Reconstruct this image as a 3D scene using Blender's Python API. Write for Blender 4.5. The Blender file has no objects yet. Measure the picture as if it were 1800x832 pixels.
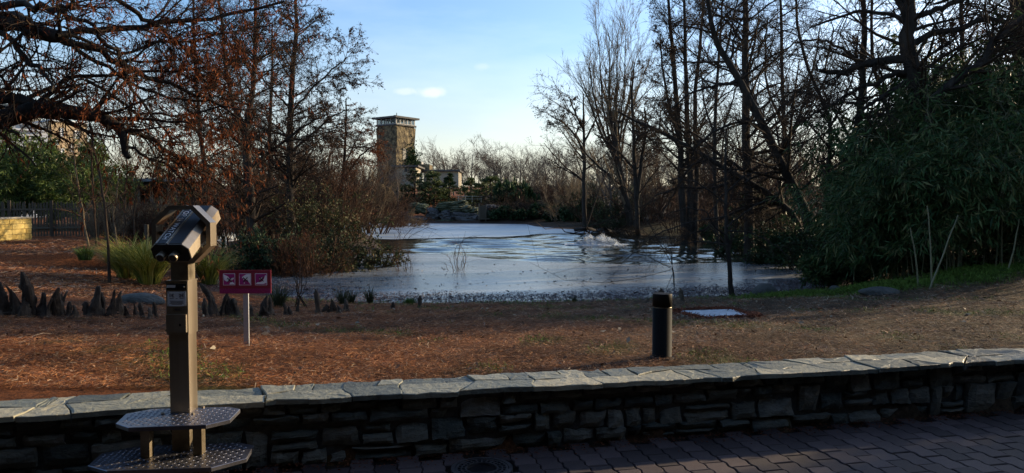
import bpy, bmesh, math, random
import numpy as np
from mathutils import Vector, Matrix, noise as mnoise

R = math.radians
SC = bpy.context.scene
COL = SC.collection

# ---------------------------------------------------------------- camera
F_PX, HORIZON = 1300.0, 360.0           # focal length and eye level, in pixels of the 1800x832 photograph
EYE = 1.6
PITCH = -math.atan((416 - HORIZON) / F_PX)
cam_d = bpy.data.cameras.new("camera")
cam = bpy.data.objects.new("camera", cam_d)
COL.objects.link(cam)
cam_d.sensor_width = 36
cam_d.lens = 36 * F_PX / 1800
cam_d.clip_start = 0.05
cam_d.clip_end = 5000
cam.location = (0, 0, EYE)
cam.rotation_euler = (math.pi / 2 + PITCH, 0, 0)
SC.camera = cam

# ---------------------------------------------------------------- sky, sun, exposure
SUN_AZ, SUN_EL = 62.0, 14.0             # degrees right of the view, above the horizon
SKY_STRENGTH = 0.15
SUN_STRENGTH = 5.0
EXPOSURE = 1.0
world = bpy.data.worlds.new("World")
SC.world = world
world.use_nodes = True
nt = world.node_tree
for n in list(nt.nodes):
    nt.nodes.remove(n)
def wn(t, **kw):
    n = nt.nodes.new(t)
    for k, v in kw.items():
        setattr(n, k, v)
    return n
sky = wn("ShaderNodeTexSky", sky_type='NISHITA', sun_disc=False)
sky.sun_elevation = R(SUN_EL)
sky.sun_rotation = R(SUN_AZ)
sky.air_density = 1.0
sky.dust_density = 1.9
sky.ozone_density = 4.0
tc = wn("ShaderNodeTexCoord")
mp = wn("ShaderNodeMapping")
mp.inputs["Scale"].default_value = (1.2, 1.2, 5.0)
mp.inputs["Location"].default_value = (3.1, 1.7, 0.4)
nz = wn("ShaderNodeTexNoise")
nz.inputs["Scale"].default_value = 1.5
nz.inputs["Detail"].default_value = 6
nz.inputs["Roughness"].default_value = 0.55
cr = wn("ShaderNodeValToRGB")
cr.color_ramp.elements[0].position = 0.47
cr.color_ramp.elements[1].position = 0.8
cr.color_ramp.elements[1].color = (0.16, 0.16, 0.16, 1)
mixc = wn("ShaderNodeMixRGB", blend_type='MIX')
mixc.inputs["Color2"].default_value = (7.6, 7.4, 6.8, 1)
bg = wn("ShaderNodeBackground")
bg.inputs["Strength"].default_value = SKY_STRENGTH
wo = wn("ShaderNodeOutputWorld")
L = nt.links.new
L(tc.outputs["Generated"], mp.inputs["Vector"])
L(mp.outputs["Vector"], nz.inputs["Vector"])
L(nz.outputs["Fac"], cr.inputs["Fac"])
L(cr.outputs["Color"], mixc.inputs["Fac"])
L(sky.outputs["Color"], mixc.inputs["Color1"])
# pale warm haze low over the horizon, the same all round
sepn = wn("ShaderNodeSeparateXYZ")
L(tc.outputs["Generated"], sepn.inputs["Vector"])
hz = wn("ShaderNodeMapRange", interpolation_type='SMOOTHSTEP')
hz.inputs["From Min"].default_value = 0.24
hz.inputs["From Max"].default_value = -0.03
hz.inputs["To Min"].default_value = 0.0
hz.inputs["To Max"].default_value = 0.60
L(sepn.outputs["Z"], hz.inputs["Value"])
mixh = wn("ShaderNodeMixRGB", blend_type='MIX')
mixh.inputs["Color2"].default_value = (4.3, 3.85, 2.9, 1)
L(hz.outputs["Result"], mixh.inputs["Fac"])
L(mixc.outputs["Color"], mixh.inputs["Color1"])
# two small fair-weather clouds
last = mixh
n3 = wn("ShaderNodeTexNoise")
n3.inputs["Scale"].default_value = 38
n3.inputs["Detail"].default_value = 5
L(tc.outputs["Generated"], n3.inputs["Vector"])
for (cx, cz), sx, amt in (((-0.106, 0.150), 0.024, .36), ((-0.146, 0.152), 0.016, .22), ((-0.04, 0.185), .016, .12)):
    c = Vector((cx, 1.0, cz)).normalized()
    sub = wn("ShaderNodeVectorMath", operation='SUBTRACT')
    sub.inputs[1].default_value = c
    L(tc.outputs["Generated"], sub.inputs[0])
    mul = wn("ShaderNodeVectorMath", operation='MULTIPLY')
    mul.inputs[1].default_value = (1 / sx, 1 / sx, 2.6 / sx)
    L(sub.outputs[0], mul.inputs[0])
    ln = wn("ShaderNodeVectorMath", operation='LENGTH')
    L(mul.outputs[0], ln.inputs[0])
    ad = wn("ShaderNodeMath", operation='MULTIPLY_ADD')
    ad.inputs[1].default_value = -1.5
    L(n3.outputs["Fac"], ad.inputs[0]); L(ln.outputs["Value"], ad.inputs[2])
    mr = wn("ShaderNodeMapRange", interpolation_type='SMOOTHSTEP')
    mr.inputs["From Min"].default_value = 0.25
    mr.inputs["From Max"].default_value = -0.45
    mr.inputs["To Min"].default_value = 0.0
    mr.inputs["To Max"].default_value = amt
    L(ad.outputs[0], mr.inputs["Value"])
    mx = wn("ShaderNodeMixRGB", blend_type='MIX')
    mx.inputs["Color2"].default_value = (4.9, 4.6, 4.1, 1)
    L(mr.outputs["Result"], mx.inputs["Fac"]); L(last.outputs["Color"], mx.inputs["Color1"])
    last = mx
L(last.outputs["Color"], bg.inputs["Color"])
L(bg.outputs["Background"], wo.inputs["Surface"])

sun_d = bpy.data.lights.new("sun", 'SUN')
sun_d.energy = SUN_STRENGTH
sun_d.angle = R(0.6)
sun_d.color = (1.0, 0.77, 0.48)
sun = bpy.data.objects.new("sun", sun_d)
COL.objects.link(sun)
sdir = Vector((math.sin(R(SUN_AZ)) * math.cos(R(SUN_EL)), math.cos(R(SUN_AZ)) * math.cos(R(SUN_EL)), math.sin(R(SUN_EL))))
sun.rotation_euler = sdir.to_track_quat('Z', 'Y').to_euler()
sun.location = (30, 20, 30)

vs = SC.view_settings
vs.view_transform = 'Standard'
vs.look = 'None'
vs.exposure = EXPOSURE
vs.gamma = 1.0
SC.cycles.max_bounces = 6
SC.cycles.transparent_max_bounces = 6
SC.cycles.diffuse_bounces = 3
SC.cycles.glossy_bounces = 3

# ---------------------------------------------------------------- where a point of the photograph lies in the place
CP, SP = math.cos(PITCH), math.sin(PITCH)
def ray(px, py):
    u, v = (px - 900) / F_PX, -(py - 416) / F_PX
    return np.array([u, CP - v * SP, SP + v * CP])
def W(px, py, Y):
    d = ray(px, py)
    return np.array([0, 0, EYE]) + d * (Y / d[1])
def atz(px, py, z):
    d = ray(px, py)
    return np.array([0, 0, EYE]) + d * ((z - EYE) / d[2])

# ---------------------------------------------------------------- helpers: objects
def setp(o, label=None, cat=None, group=None, kind=None):
    if label: o["label"] = label
    if cat: o["category"] = cat
    if group: o["group"] = group
    if kind: o["kind"] = kind
    return o
def link(o, parent=None):
    COL.objects.link(o)
    if parent is not None:
        o.parent = parent
    return o
def empty(name, loc, label, cat, group=None, rz=0.0):
    o = bpy.data.objects.new(name, None)
    o.empty_display_size = 0.2
    link(o)
    o.location = loc
    o.rotation_euler = (0, 0, rz)
    return setp(o, label, cat, group)
def rawmesh(name, V, faces, mat, smooth=False, colors=None):
    """V (n,3); faces: list of integer arrays, each (m,k)"""
    V = np.asarray(V, dtype=np.float32)
    me = bpy.data.meshes.new(name)
    me.vertices.add(len(V))
    me.vertices.foreach_set("co", V.ravel())
    loops, starts, tot = [], [], 0
    for f in faces:
        f = np.asarray(f, dtype=np.int32)
        if f.size == 0:
            continue
        m, k = f.shape
        loops.append(f.ravel())
        starts.append(tot + np.arange(m, dtype=np.int32) * k)
        tot += m * k
    loops = np.concatenate(loops)
    starts = np.concatenate(starts)
    me.loops.add(len(loops))
    me.loops.foreach_set("vertex_index", loops)
    me.polygons.add(len(starts))
    me.polygons.foreach_set("loop_start", starts)
    if smooth:
        me.polygons.foreach_set("use_smooth", np.ones(len(starts), dtype=bool))
    if colors is not None:
        a = me.color_attributes.new("Col", 'FLOAT_COLOR', 'POINT')
        c = np.ones((len(V), 4), dtype=np.float32)
        c[:, :3] = colors
        a.data.foreach_set("color", c.ravel())
    me.update(calc_edges=True)
    if mat is not None:
        me.materials.append(mat)
    return me
def mobj(name, me, parent=None, loc=None, kind=None):
    o = bpy.data.objects.new(name, me)
    link(o, parent)
    if loc is not None:
        o.location = loc
    if kind: o["kind"] = kind
    return o
def copy_tree(o, parent=None):
    c = o.copy()
    COL.objects.link(c)
    if parent is not None:
        c.parent = parent
    for ch in list(o.children):
        copy_tree(ch, c)
    return c

class MB:
    """collects boxes, prisms, tubes, lathes into one mesh"""
    def __init__(s):
        s.v, s.f, s.n = [], [], 0
    def add(s, V, F):
        V = np.asarray(V, float).reshape(-1, 3)
        for f in F:
            s.f.append([i + s.n for i in f])
        s.v.append(V)
        s.n += len(V)
        return s
    def box(s, c, size, rz=0.0, M=None):
        x, y, z = np.array(size) / 2
        V = np.array([[-x,-y,-z],[x,-y,-z],[x,y,-z],[-x,y,-z],[-x,-y,z],[x,-y,z],[x,y,z],[-x,y,z]])
        if M is not None:
            V = V @ np.array(M).T
        if rz:
            a, b = math.cos(rz), math.sin(rz)
            V = V @ np.array([[a, b, 0], [-b, a, 0], [0, 0, 1]])
        return s.add(V + np.array(c), [[0,3,2,1],[4,5,6,7],[0,1,5,4],[1,2,6,5],[2,3,7,6],[3,0,4,7]])
    def prism(s, poly, z0, z1, inset=0.0, bev=0.0):
        """poly: ccw (x,y); optional bevelled top"""
        p = np.array(poly, float)
        n = len(p)
        V = [np.c_[p, np.full(n, z0)]]
        if bev:
            c = p.mean(0)
            d = p - c
            l = np.linalg.norm(d, axis=1, keepdims=True)
            q = c + d * (1 - bev / np.maximum(l, 1e-6))
            V += [np.c_[p, np.full(n, z1 - bev)], np.c_[q, np.full(n, z1)]]
            rings = 3
        else:
            V += [np.c_[p, np.full(n, z1)]]
            rings = 2
        F = [list(range(n))[::-1], [(rings - 1) * n + i for i in range(n)]]
        for r in range(rings - 1):
            for i in range(n):
                j = (i + 1) % n
                F.append([r*n+i, r*n+j, (r+1)*n+j, (r+1)*n+i])
        return s.add(np.concatenate(V), F)
    def lathe(s, prof, n=16, c=(0, 0, 0), M=None):
        V = []
        for r, z in prof:
            for k in range(n):
                a = 2 * math.pi * k / n
                V.append([r * math.cos(a), r * math.sin(a), z])
        V = np.array(V)
        if M is not None:
            V = V @ np.array(M).T
        F = []
        m = len(prof)
        for i in range(m - 1):
            for k in range(n):
                j = (k + 1) % n
                F.append([i*n+k, i*n+j, (i+1)*n+j, (i+1)*n+k])
        F.append([(m-1)*n+k for k in range(n)])
        F.append([k for k in range(n)][::-1])
        return s.add(V + np.array(c), F)
    def tube(s, pts, rad, n=8):
        P = np.array(pts, float)[None]
        rr = np.broadcast_to(np.array(rad, float), (P.shape[1],))[None]
        V, F = tubes(P, rr, n)
        F = [list(f) for f in F]
        k = P.shape[1]
        F.append([i for i in range(n)][::-1])
        F.append([(k-1)*n + i for i in range(n)])
        return s.add(V, F)
    def mesh(s, name, mat, smooth=False, M=None):
        V = np.concatenate(s.v)
        if M is not None:
            V = V @ np.array(M).T
        me = bpy.data.meshes.new(name)
        me.from_pydata(V.tolist(), [], s.f)
        if smooth:
            me.polygons.foreach_set("use_smooth", np.ones(len(me.polygons), dtype=bool))
        if mat: me.materials.append(mat)
        me.update()
        return me
    def obj(s, name, mat, parent=None, kind=None, smooth=False, loc=None):
        return mobj(name, s.mesh(name, mat, smooth), parent, loc, kind)

def nrm(v):
    return v / np.maximum(np.linalg.norm(v, axis=-1, keepdims=True), 1e-9)
def tubes(P, Rr, n):
    """P (N,K,3) Rr (N,K): open tubes with n sides -> V, quads"""
    N, K, _ = P.shape
    T = nrm(np.gradient(P, axis=1))
    avg = nrm(P[:, -1] - P[:, 0])
    ref = np.where(np.abs(avg[:, 2:3]) < 0.9, np.array([[0, 0, 1.0]]), np.array([[1.0, 0, 0]]))
    A = nrm(np.cross(T, ref[:, None, :]))
    B = np.cross(T, A)
    ang = np.arange(n) * 2 * math.pi / n
    ring = A[:, :, None, :] * np.cos(ang)[None, None, :, None] + B[:, :, None, :] * np.sin(ang)[None, None, :, None]
    V = (P[:, :, None, :] + ring * Rr[:, :, None, None]).reshape(-1, 3)
    base = (np.arange(N) * K * n)[:, None, None] + (np.arange(K - 1) * n)[None, :, None]
    i = np.arange(n)[None, None, :]
    j = (np.arange(n) + 1) % n
    j = j[None, None, :]
    F = np.stack([base + i, base + j, base + n + j, base + n + i], -1).reshape(-1, 4)
    return V, F
def resample(pts, K, wob=0.0, rng=None):
    """Catmull-Rom through pts to K points"""
    p = np.array(pts, float)
    p = np.vstack([2*p[0]-p[1], p, 2*p[-1]-p[-2]])
    m = len(p) - 3
    u = np.linspace(0, m - 1e-6, K)
    s = u.astype(int)
    t = (u - s)[:, None]
    a, b, c, d = p[s], p[s+1], p[s+2], p[s+3]
    q = 0.5 * ((2*b) + (-a+c)*t + (2*a-5*b+4*c-d)*t*t + (-a+3*b-3*c+d)*t**3)
    if wob and rng is not None:
        w = rng.normal(0, wob, (K, 3))
        w[0] = 0
        q = q + w
    return q
def leaves(P, D, Ln, Wd, rng, fold=0.25):
    """kite-shaped leaves from P along D, random roll"""
    N = len(P)
    D = nrm(D)
    r = nrm(np.cross(D, rng.normal(size=(N, 3))))
    up = np.cross(r, D)
    Ln = np.broadcast_to(Ln, (N,))[:, None]
    Wd = np.broadcast_to(Wd, (N,))[:, None]
    a = P
    m = P + D * Ln * 0.42 + up * Wd * fold
    b, c = m - r * Wd * 0.5 , m + r * Wd * 0.5
    t = P + D * Ln
    V = np.stack([a, b, t, c], 1).reshape(-1, 3)
    F = np.arange(N * 4).reshape(N, 4)
    return V, F
def fbm(x, y, s, seed=0):
    """cheap smooth noise for arrays, about -1..1"""
    r = np.random.default_rng(seed)
    o = np.zeros_like(np.asarray(x, float))
    for k in range(6):
        a = r.uniform(0, 2*math.pi)
        f = (0.6 + 0.35 * k) / s
        o = o + np.sin((x * math.cos(a) + y * math.sin(a)) * f * 2 * math.pi + r.uniform(0, 6.28)) / (1 + 0.35 * k)
    return o / 2.4

# ---------------------------------------------------------------- helpers: materials
def mat_base(name):
    m = bpy.data.materials.new(name)
    m.use_nodes = True
    t = m.node_tree
    b = t.nodes["Principled BSDF"]
    return m, t, b
def rgba(c):
    return (c[0], c[1], c[2], 1)
def pmat(name, cols, scale=5.0, rough=0.8, bump=0.0, bscale=None, spec=0.3, metal=0.0, mode='noise', detail=6, stretch=None,
         trans=0.0, island=0.0, objr=0.0, rvar=0.0, dist=0.02, pos=None):
    """cols: list of colours along a ramp driven by noise / island random / object random"""
    m, t, b = mat_base(name)
    N, Lk = t.nodes.new, t.links.new
    tcn = N("ShaderNodeTexCoord")
    vec = tcn.outputs["Object"]
    if stretch:
        mpn = N("ShaderNodeMapping")
        mpn.inputs["Scale"].default_value = stretch
        Lk(vec, mpn.inputs["Vector"])
        vec = mpn.outputs["Vector"]
    nzn = N("ShaderNodeTexNoise")
    nzn.inputs["Scale"].default_value = scale
    nzn.inputs["Detail"].default_value = detail
    nzn.inputs["Roughness"].default_value = 0.62
    Lk(vec, nzn.inputs["Vector"])
    fac = nzn.outputs["Fac"]
    if island or objr:
        src = N("ShaderNodeNewGeometry").outputs["Random Per Island"] if island else N("ShaderNodeObjectInfo").outputs["Random"]
        w = island or objr
        a = N("ShaderNodeMath"); a.operation = 'MULTIPLY_ADD'
        a.inputs[1].default_value = 1 - w
        Lk(fac, a.inputs[0])
        c = N("ShaderNodeMath"); c.operation = 'MULTIPLY'
        c.inputs[1].default_value = w
        Lk(src, c.inputs[0]); Lk(c.outputs[0], a.inputs[2])
        fac = a.outputs[0]
    ramp = N("ShaderNodeValToRGB")
    el = ramp.color_ramp.elements
    lo, hi = (0.3, 0.7) if not (island or objr) else (0.1, 0.9)
    while len(el) < len(cols):
        el.new(0.5)
    for i, c in enumerate(cols):
        el[i].position = pos[i] if pos else lo + (hi - lo) * i / max(1, len(cols) - 1)
        el[i].color = rgba(c)
    Lk(fac, ramp.inputs["Fac"])
    Lk(ramp.outputs["Color"], b.inputs["Base Color"])
    b.inputs["Roughness"].default_value = rough
    b.inputs["Metallic"].default_value = metal
    b.inputs["Specular IOR Level"].default_value = spec
    if rvar:
        mr = N("ShaderNodeMapRange")
        mr.inputs["To Min"].default_value = rough - rvar
        mr.inputs["To Max"].default_value = rough + rvar
        Lk(nzn.outputs["Fac"], mr.inputs["Value"])
        Lk(mr.outputs["Result"], b.inputs["Roughness"])
    if bump:
        nb = N("ShaderNodeTexNoise")
        nb.inputs["Scale"].default_value = bscale or scale * 3
        nb.inputs["Detail"].default_value = 8
        nb.inputs["Roughness"].default_value = 0.65
        Lk(vec, nb.inputs["Vector"])
        bp = N("ShaderNodeBump")
        bp.inputs["Strength"].default_value = bump
        bp.inputs["Distance"].default_value = dist
        Lk(nb.outputs["Fac"], bp.inputs["Height"])
        Lk(bp.outputs["Normal"], b.inputs["Normal"])
    if trans:
        tr = N("ShaderNodeBsdfTranslucent")
        Lk(ramp.outputs["Color"], tr.inputs["Color"])
        mx = N("ShaderNodeMixShader")
        mx.inputs["Fac"].default_value = trans
        out = t.nodes["Material Output"]
        Lk(b.outputs["BSDF"], mx.inputs[1]); Lk(tr.outputs["BSDF"], mx.inputs[2])
        Lk(mx.outputs["Shader"], out.inputs["Surface"])
    return m
def colmat(name, rough=0.9, trans=0.0):
    """colour read from each straw's or leaf's own colour"""
    m, t, b = mat_base(name)
    a = t.nodes.new("ShaderNodeAttribute")
    a.attribute_name = "Col"
    t.links.new(a.outputs["Color"], b.inputs["Base Color"])
    b.inputs["Roughness"].default_value = rough
    b.inputs["Specular IOR Level"].default_value = 0.2
    return m

M = {}
M['bark'] = pmat("dark_bark", [(.012,.010,.008),(.028,.023,.019),(.05,.042,.034)], 7, .95, .6, 22, .15, stretch=(1,1,.25))
M['bark_warm'] = pmat("warm_bark", [(.018,.012,.009),(.045,.031,.021),(.075,.055,.038)], 7, .95, .6, 22, .15, stretch=(1,1,.25))
M['twig'] = pmat("twig_bark", [(.022,.016,.012),(.05,.036,.026)], 1.2, .95, spec=.1)
M['twig_red'] = pmat("reddish_twigs", [(.045,.024,.015),(.082,.045,.028)], 1.2, .95, spec=.1)
M['twig_tan'] = pmat("tan_twigs", [(.11,.085,.055),(.17,.13,.085)], 1.2, .95, spec=.1)
M['russet'] = pmat("russet_needles", [(.05,.016,.008),(.13,.036,.014),(.20,.07,.025)], 3, .85, spec=.1, trans=.3, island=.7)
M['cone'] = pmat("dry_cones", [(.03,.02,.015),(.07,.045,.03),(.09,.04,.02)], 3, .9, spec=.1, island=.7)
M['bamboo'] = pmat("bamboo_leaves", [(.010,.027,.008),(.022,.052,.014),(.055,.098,.03),(.15,.13,.05)], 2, .55, spec=.15, trans=.12, island=.7)
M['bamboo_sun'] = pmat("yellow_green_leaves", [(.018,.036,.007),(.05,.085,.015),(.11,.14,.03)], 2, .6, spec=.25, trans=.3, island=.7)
M['laurel'] = pmat("laurel_leaves", [(.02,.032,.012),(.04,.058,.02),(.07,.07,.028),(.09,.045,.02)], 2, .65, spec=.18, trans=.15, island=.8)
M['ivy'] = pmat("ivy_leaves", [(.010,.026,.010),(.022,.046,.016),(.04,.068,.024)], 2, .6, spec=.2, trans=.1, island=.7)
M['cedar'] = pmat("cedar_needles", [(.03,.05,.02),(.06,.085,.028),(.11,.12,.035)], 2, .7, spec=.2, trans=.15, island=.7)
M['cane'] = pmat("bamboo_cane", [(.10,.105,.055),(.18,.17,.095)], 4, .5, spec=.4)
M['sedge'] = pmat("yellow_grass", [(.07,.10,.016),(.18,.20,.035),(.32,.28,.08)], 2, .7, spec=.2, trans=.25, island=.8)
M['dry_grass'] = pmat("dry_grass", [(.11,.07,.03),(.2,.13,.06),(.26,.18,.09)], 2, .85, spec=.1, trans=.2, island=.8)
M['green_grass'] = pmat("green_blades", [(.03,.06,.012),(.06,.11,.02),(.09,.13,.03)], 2, .7, spec=.2, trans=.2, island=.8)
M['dark_grass'] = pmat("dark_blades", [(.02,.03,.012),(.05,.055,.025)], 2, .8, spec=.2, trans=.1, island=.8)
M['straw'] = colmat("straw")
M['steel'] = pmat("brushed_steel", [(.15,.12,.085),(.33,.275,.21),(.45,.39,.31)], 3, .36, .12, 60, .5, .85, stretch=(1,1,.06), rvar=.1, dist=.002)
M['steel_dull'] = pmat("weathered_steel", [(.10,.082,.055),(.21,.175,.125),(.29,.25,.19)], 6, .45, .1, 40, .5, .85, rvar=.12, dist=.002)
M['tread'] = pmat("tread_plate", [(.13,.13,.15),(.22,.22,.25)], 6, .38, .1, 40, .5, .9, rvar=.1, dist=.002)
M['black'] = pmat("black_panel", [(.008,.008,.009),(.014,.014,.016)], 20, .38, spec=.4)
M['black_paint'] = pmat("black_paint", [(.003,.003,.003),(.007,.0068,.0065)], 14, .6, .08, 200, .08, rvar=.08, dist=.002)
M['glass_dark'] = pmat("dark_lens", [(.01,.01,.012),(.02,.02,.025)], 5, .08, spec=.6)
M['white'] = pmat("white_print", [(.62,.62,.62),(.74,.74,.74)], 5, .5)
M['ink'] = pmat("dark_print", [(.02,.025,.06),(.03,.035,.08)], 5, .5)
M['maroon'] = pmat("maroon_sign", [(.17,.012,.028),(.21,.018,.036)], 3, .4, spec=.4)
M['magenta'] = pmat("magenta_pictogram", [(.27,.016,.13),(.31,.022,.16)], 3, .4, spec=.4)
M['pink'] = pmat("sign_band", [(.24,.014,.09),(.29,.02,.12)], 3, .4, spec=.4)
M['greypost'] = pmat("grey_post", [(.30,.31,.33),(.40,.41,.42)], 6, .5, .1, 40, metal=.5)
M['stone'] = pmat("wall_stone", [(.028,.033,.029),(.085,.098,.084),(.175,.17,.135),(.33,.32,.28)], 9, .75, .95, 24, .3, objr=.4, detail=10, stretch=(1,1,1.8), dist=.03)
M['coping'] = pmat("flagstone", [(.045,.048,.038),(.11,.12,.098),(.21,.21,.16),(.36,.33,.23)], 9, .5, 1.0, 16, .35, objr=.65, detail=9, rvar=.12, dist=.02)
M['mortar'] = pmat("mortar", [(.045,.045,.04),(.10,.095,.085)], 20, .95, .6, 60, .2)
M['paver'] = pmat("concrete_paver", [(.018,.013,.014),(.040,.029,.031),(.082,.060,.060)], 38, .72, .5, 160, .35, objr=.6, detail=8, dist=.004)
M['joint'] = pmat("paver_joint", [(.012,.010,.009),(.03,.022,.016),(.085,.03,.014)], 4, .95, .5, 80, .1, pos=[.35,.6,.8])
M['iron'] = pmat("cast_iron", [(.05,.05,.055),(.11,.11,.115)], 20, .5, .3, 120, .5, .6, dist=.003)
M['pale_slab'] = pmat("pale_concrete", [(.16,.18,.20),(.34,.39,.44),(.46,.51,.56)], 9, .6, .25, 60, .4, dist=.005)
M['knee'] = pmat("cypress_knee_bark", [(.018,.012,.009),(.06,.043,.031),(.17,.135,.10)], 16, .9, 1.0, 34, .15, stretch=(1,1,.22), dist=.03, objr=.2)
M['rock'] = pmat("grey_rock", [(.025,.027,.025),(.06,.062,.056),(.12,.118,.105)], 5, .85, .8, 14, .3, objr=.2, dist=.05)
M['cliff'] = pmat("cliff_rock", [(.04,.04,.042),(.085,.085,.085),(.14,.135,.13)], .9, .9, .9, 3, .25, stretch=(.4,.4,2.2), objr=.3, dist=.3)
M['moss_rock'] = pmat("mossy_rock", [(.035,.04,.025),(.065,.075,.045),(.12,.12,.09)], 1.2, .95, .7, 5, .15, objr=.3, dist=.2)
M['picket'] = pmat("weathered_wood", [(.05,.042,.03),(.10,.085,.062)], 3, .9, .4, 30, .2, objr=.5, stretch=(1,1,.2))
M['wood_dark'] = pmat("dark_wood", [(.03,.024,.018),(.07,.055,.04)], 4, .9, .4, 30, .2, objr=.3)
M['yellow_wall'] = pmat("yellow_stone", [(.27,.19,.055),(.40,.29,.09),(.48,.37,.14)], 6, .9, .6, 20, .2, objr=.6, dist=.02)
# ================================================================ TERRAIN, LAKE
LAKE_Z = -0.45
shore_px = [(395,512),(440,514),(500,521),(560,529),(640,533),(740,534),(840,533),(940,532),(1060,529),(1180,525),(1300,520),(1390,514),(1440,508),
            (1470,492),(1452,474),(1424,455),(1398,440),(1330,428),(1260,421),(1190,417),(1120,412),(1060,407),(990,402.5),(940,398.5),
            (925,394.5),(840,393.4),(740,393.2),(640,393.4),(560,396),(470,402),(400,409),(330,417),(290,428),(300,440),(350,446),(395,449),
            (402,444),(400,426),(440,412),(520,405),(610,404),(640,409),(664,424),(668,438),(655,446),(610,455),(565,463),(510,474),(450,481),(405,478),(385,486)]
lake_poly = np.array([atz(px, py, LAKE_Z)[:2] for px, py in shore_px])
def poly_sd(x, y, poly):
    """signed distance, negative inside"""
    sh = np.shape(x)
    x = np.ravel(x).astype(float); y = np.ravel(y).astype(float)
    d = np.full(x.shape, 1e18)
    ins = np.zeros(x.shape, bool)
    n = len(poly)
    for i in range(n):
        ax, ay = poly[i]; bx, by = poly[(i + 1) % n]
        ex, ey = bx - ax, by - ay
        t = np.clip(((x - ax) * ex + (y - ay) * ey) / (ex * ex + ey * ey + 1e-12), 0, 1)
        d = np.minimum(d, (x - ax - t * ex) ** 2 + (y - ay - t * ey) ** 2)
        c = ((ay > y) != (by > y))
        xi = ax + (y - ay) * ex / (ey if abs(ey) > 1e-12 else 1e-12)
        ins ^= c & (x < xi)
    return (np.sqrt(d) * np.where(ins, -1, 1)).reshape(sh)
WF_X = [-7, -2.86, -1.55, -.43, 1.08, 2.64, 3.92, 7.5]      # front edge of the coping of the low wall
WF_Y = [2.85, 4.08, 4.42, 4.65, 4.98, 5.33, 5.63, 6.45]
def wf(x):
    return np.interp(x, WF_X, WF_Y)
COPE_Z = 0.41
def sstep(a, b, t):
    t = np.clip((t - a) / (b - a), 0, 1)
    return t * t * (3 - 2 * t)
def gauss(x, y, cx, cy, sx, sy):
    return np.exp(-((x - cx) / sx) ** 2 - ((y - cy) / sy) ** 2)
def ground_z(x, y):
    x = np.asarray(x, float); y = np.asarray(y, float)
    sd = poly_sd(x, y, lake_poly)
    bank = np.where(y < 20, 0.088, 0.16)
    h = LAKE_Z + np.where(sd > 0, 0.02 + bank * sd, sd * 0.25)
    cap = 0.34 + 0.0 * x
    cap = np.where(y > 40, 0.5, np.where(y > 18, 0.22, cap))
    h = np.minimum(h, cap)
    h = np.maximum(h, -1.4)
    out = sstep(0, 3, sd)
    h = h + out * (0.16 * gauss(x, y, -18.5, 25, 6.5, 5.0) - 0.12 * gauss(x, y, -12, 28, 5, 6))
    h = h + out * (0.55 * gauss(x, y, 12.5, 16, 5.0, 5) + 0.5 * gauss(x, y, 22, 26, 10, 10))
    h = h + out * sstep(105, 180, y) * 2.2
    h = h + out * (2.6 * gauss(x, y, -22, 130, 22, 9))
    h = h + out * sstep(160, 420, y) * 9
    h = h + out * 0.035 * fbm(x, y, 3.0, 3) * sstep(5.5, 8, y)
    h = h + out * sstep(25, 60, y) * 0.25 * fbm(x, y, 14.0, 4)
    w = y - wf(x)
    h = np.where(w < 0.22, -0.08, h)
    return h
def on_ground(px, py):
    d = ray(px, py)
    ts = np.geomspace(3, 400, 1500)
    x, y, z = d[0] * ts, d[1] * ts, EYE + d[2] * ts
    g = ground_z(x, y)
    k = np.argmax(z < g)
    if k == 0: k = len(ts) - 1
    return np.array([x[k], y[k], g[k]])
def gz(x, y):
    return float(ground_z(np.array([x]), np.array([y]))[0])
def graded(lo, hi, mid, fine, n):
    """spacing fine near mid, growing outward"""
    a = np.sinh(np.linspace(0, 1, n) * 6.0) / math.sinh(6.0)
    up = mid + a * (hi - mid)
    dn = mid - a * (mid - lo)
    return np.unique(np.concatenate([dn, up]))
gx = np.unique(np.concatenate([np.arange(-12, 14, 0.30), np.arange(-40, 45, 1.0), np.sinh(np.linspace(-6.2, 6.2, 90)) * 2.9]))
gy = np.unique(np.concatenate([np.arange(3, 18, 0.22), np.arange(18, 45, 0.6), np.arange(45, 140, 1.6), np.geomspace(140, 1600, 30), [-60, -25, -8, 0]]))
GX, GY = np.meshgrid(gx, gy)
GZ = ground_z(GX, GY)
nx, ny = len(gx), len(gy)
idx = np.arange(nx * ny).reshape(ny, nx)
quads = np.stack([idx[:-1, :-1], idx[:-1, 1:], idx[1:, 1:], idx[1:, :-1]], -1).reshape(-1, 4)
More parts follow.
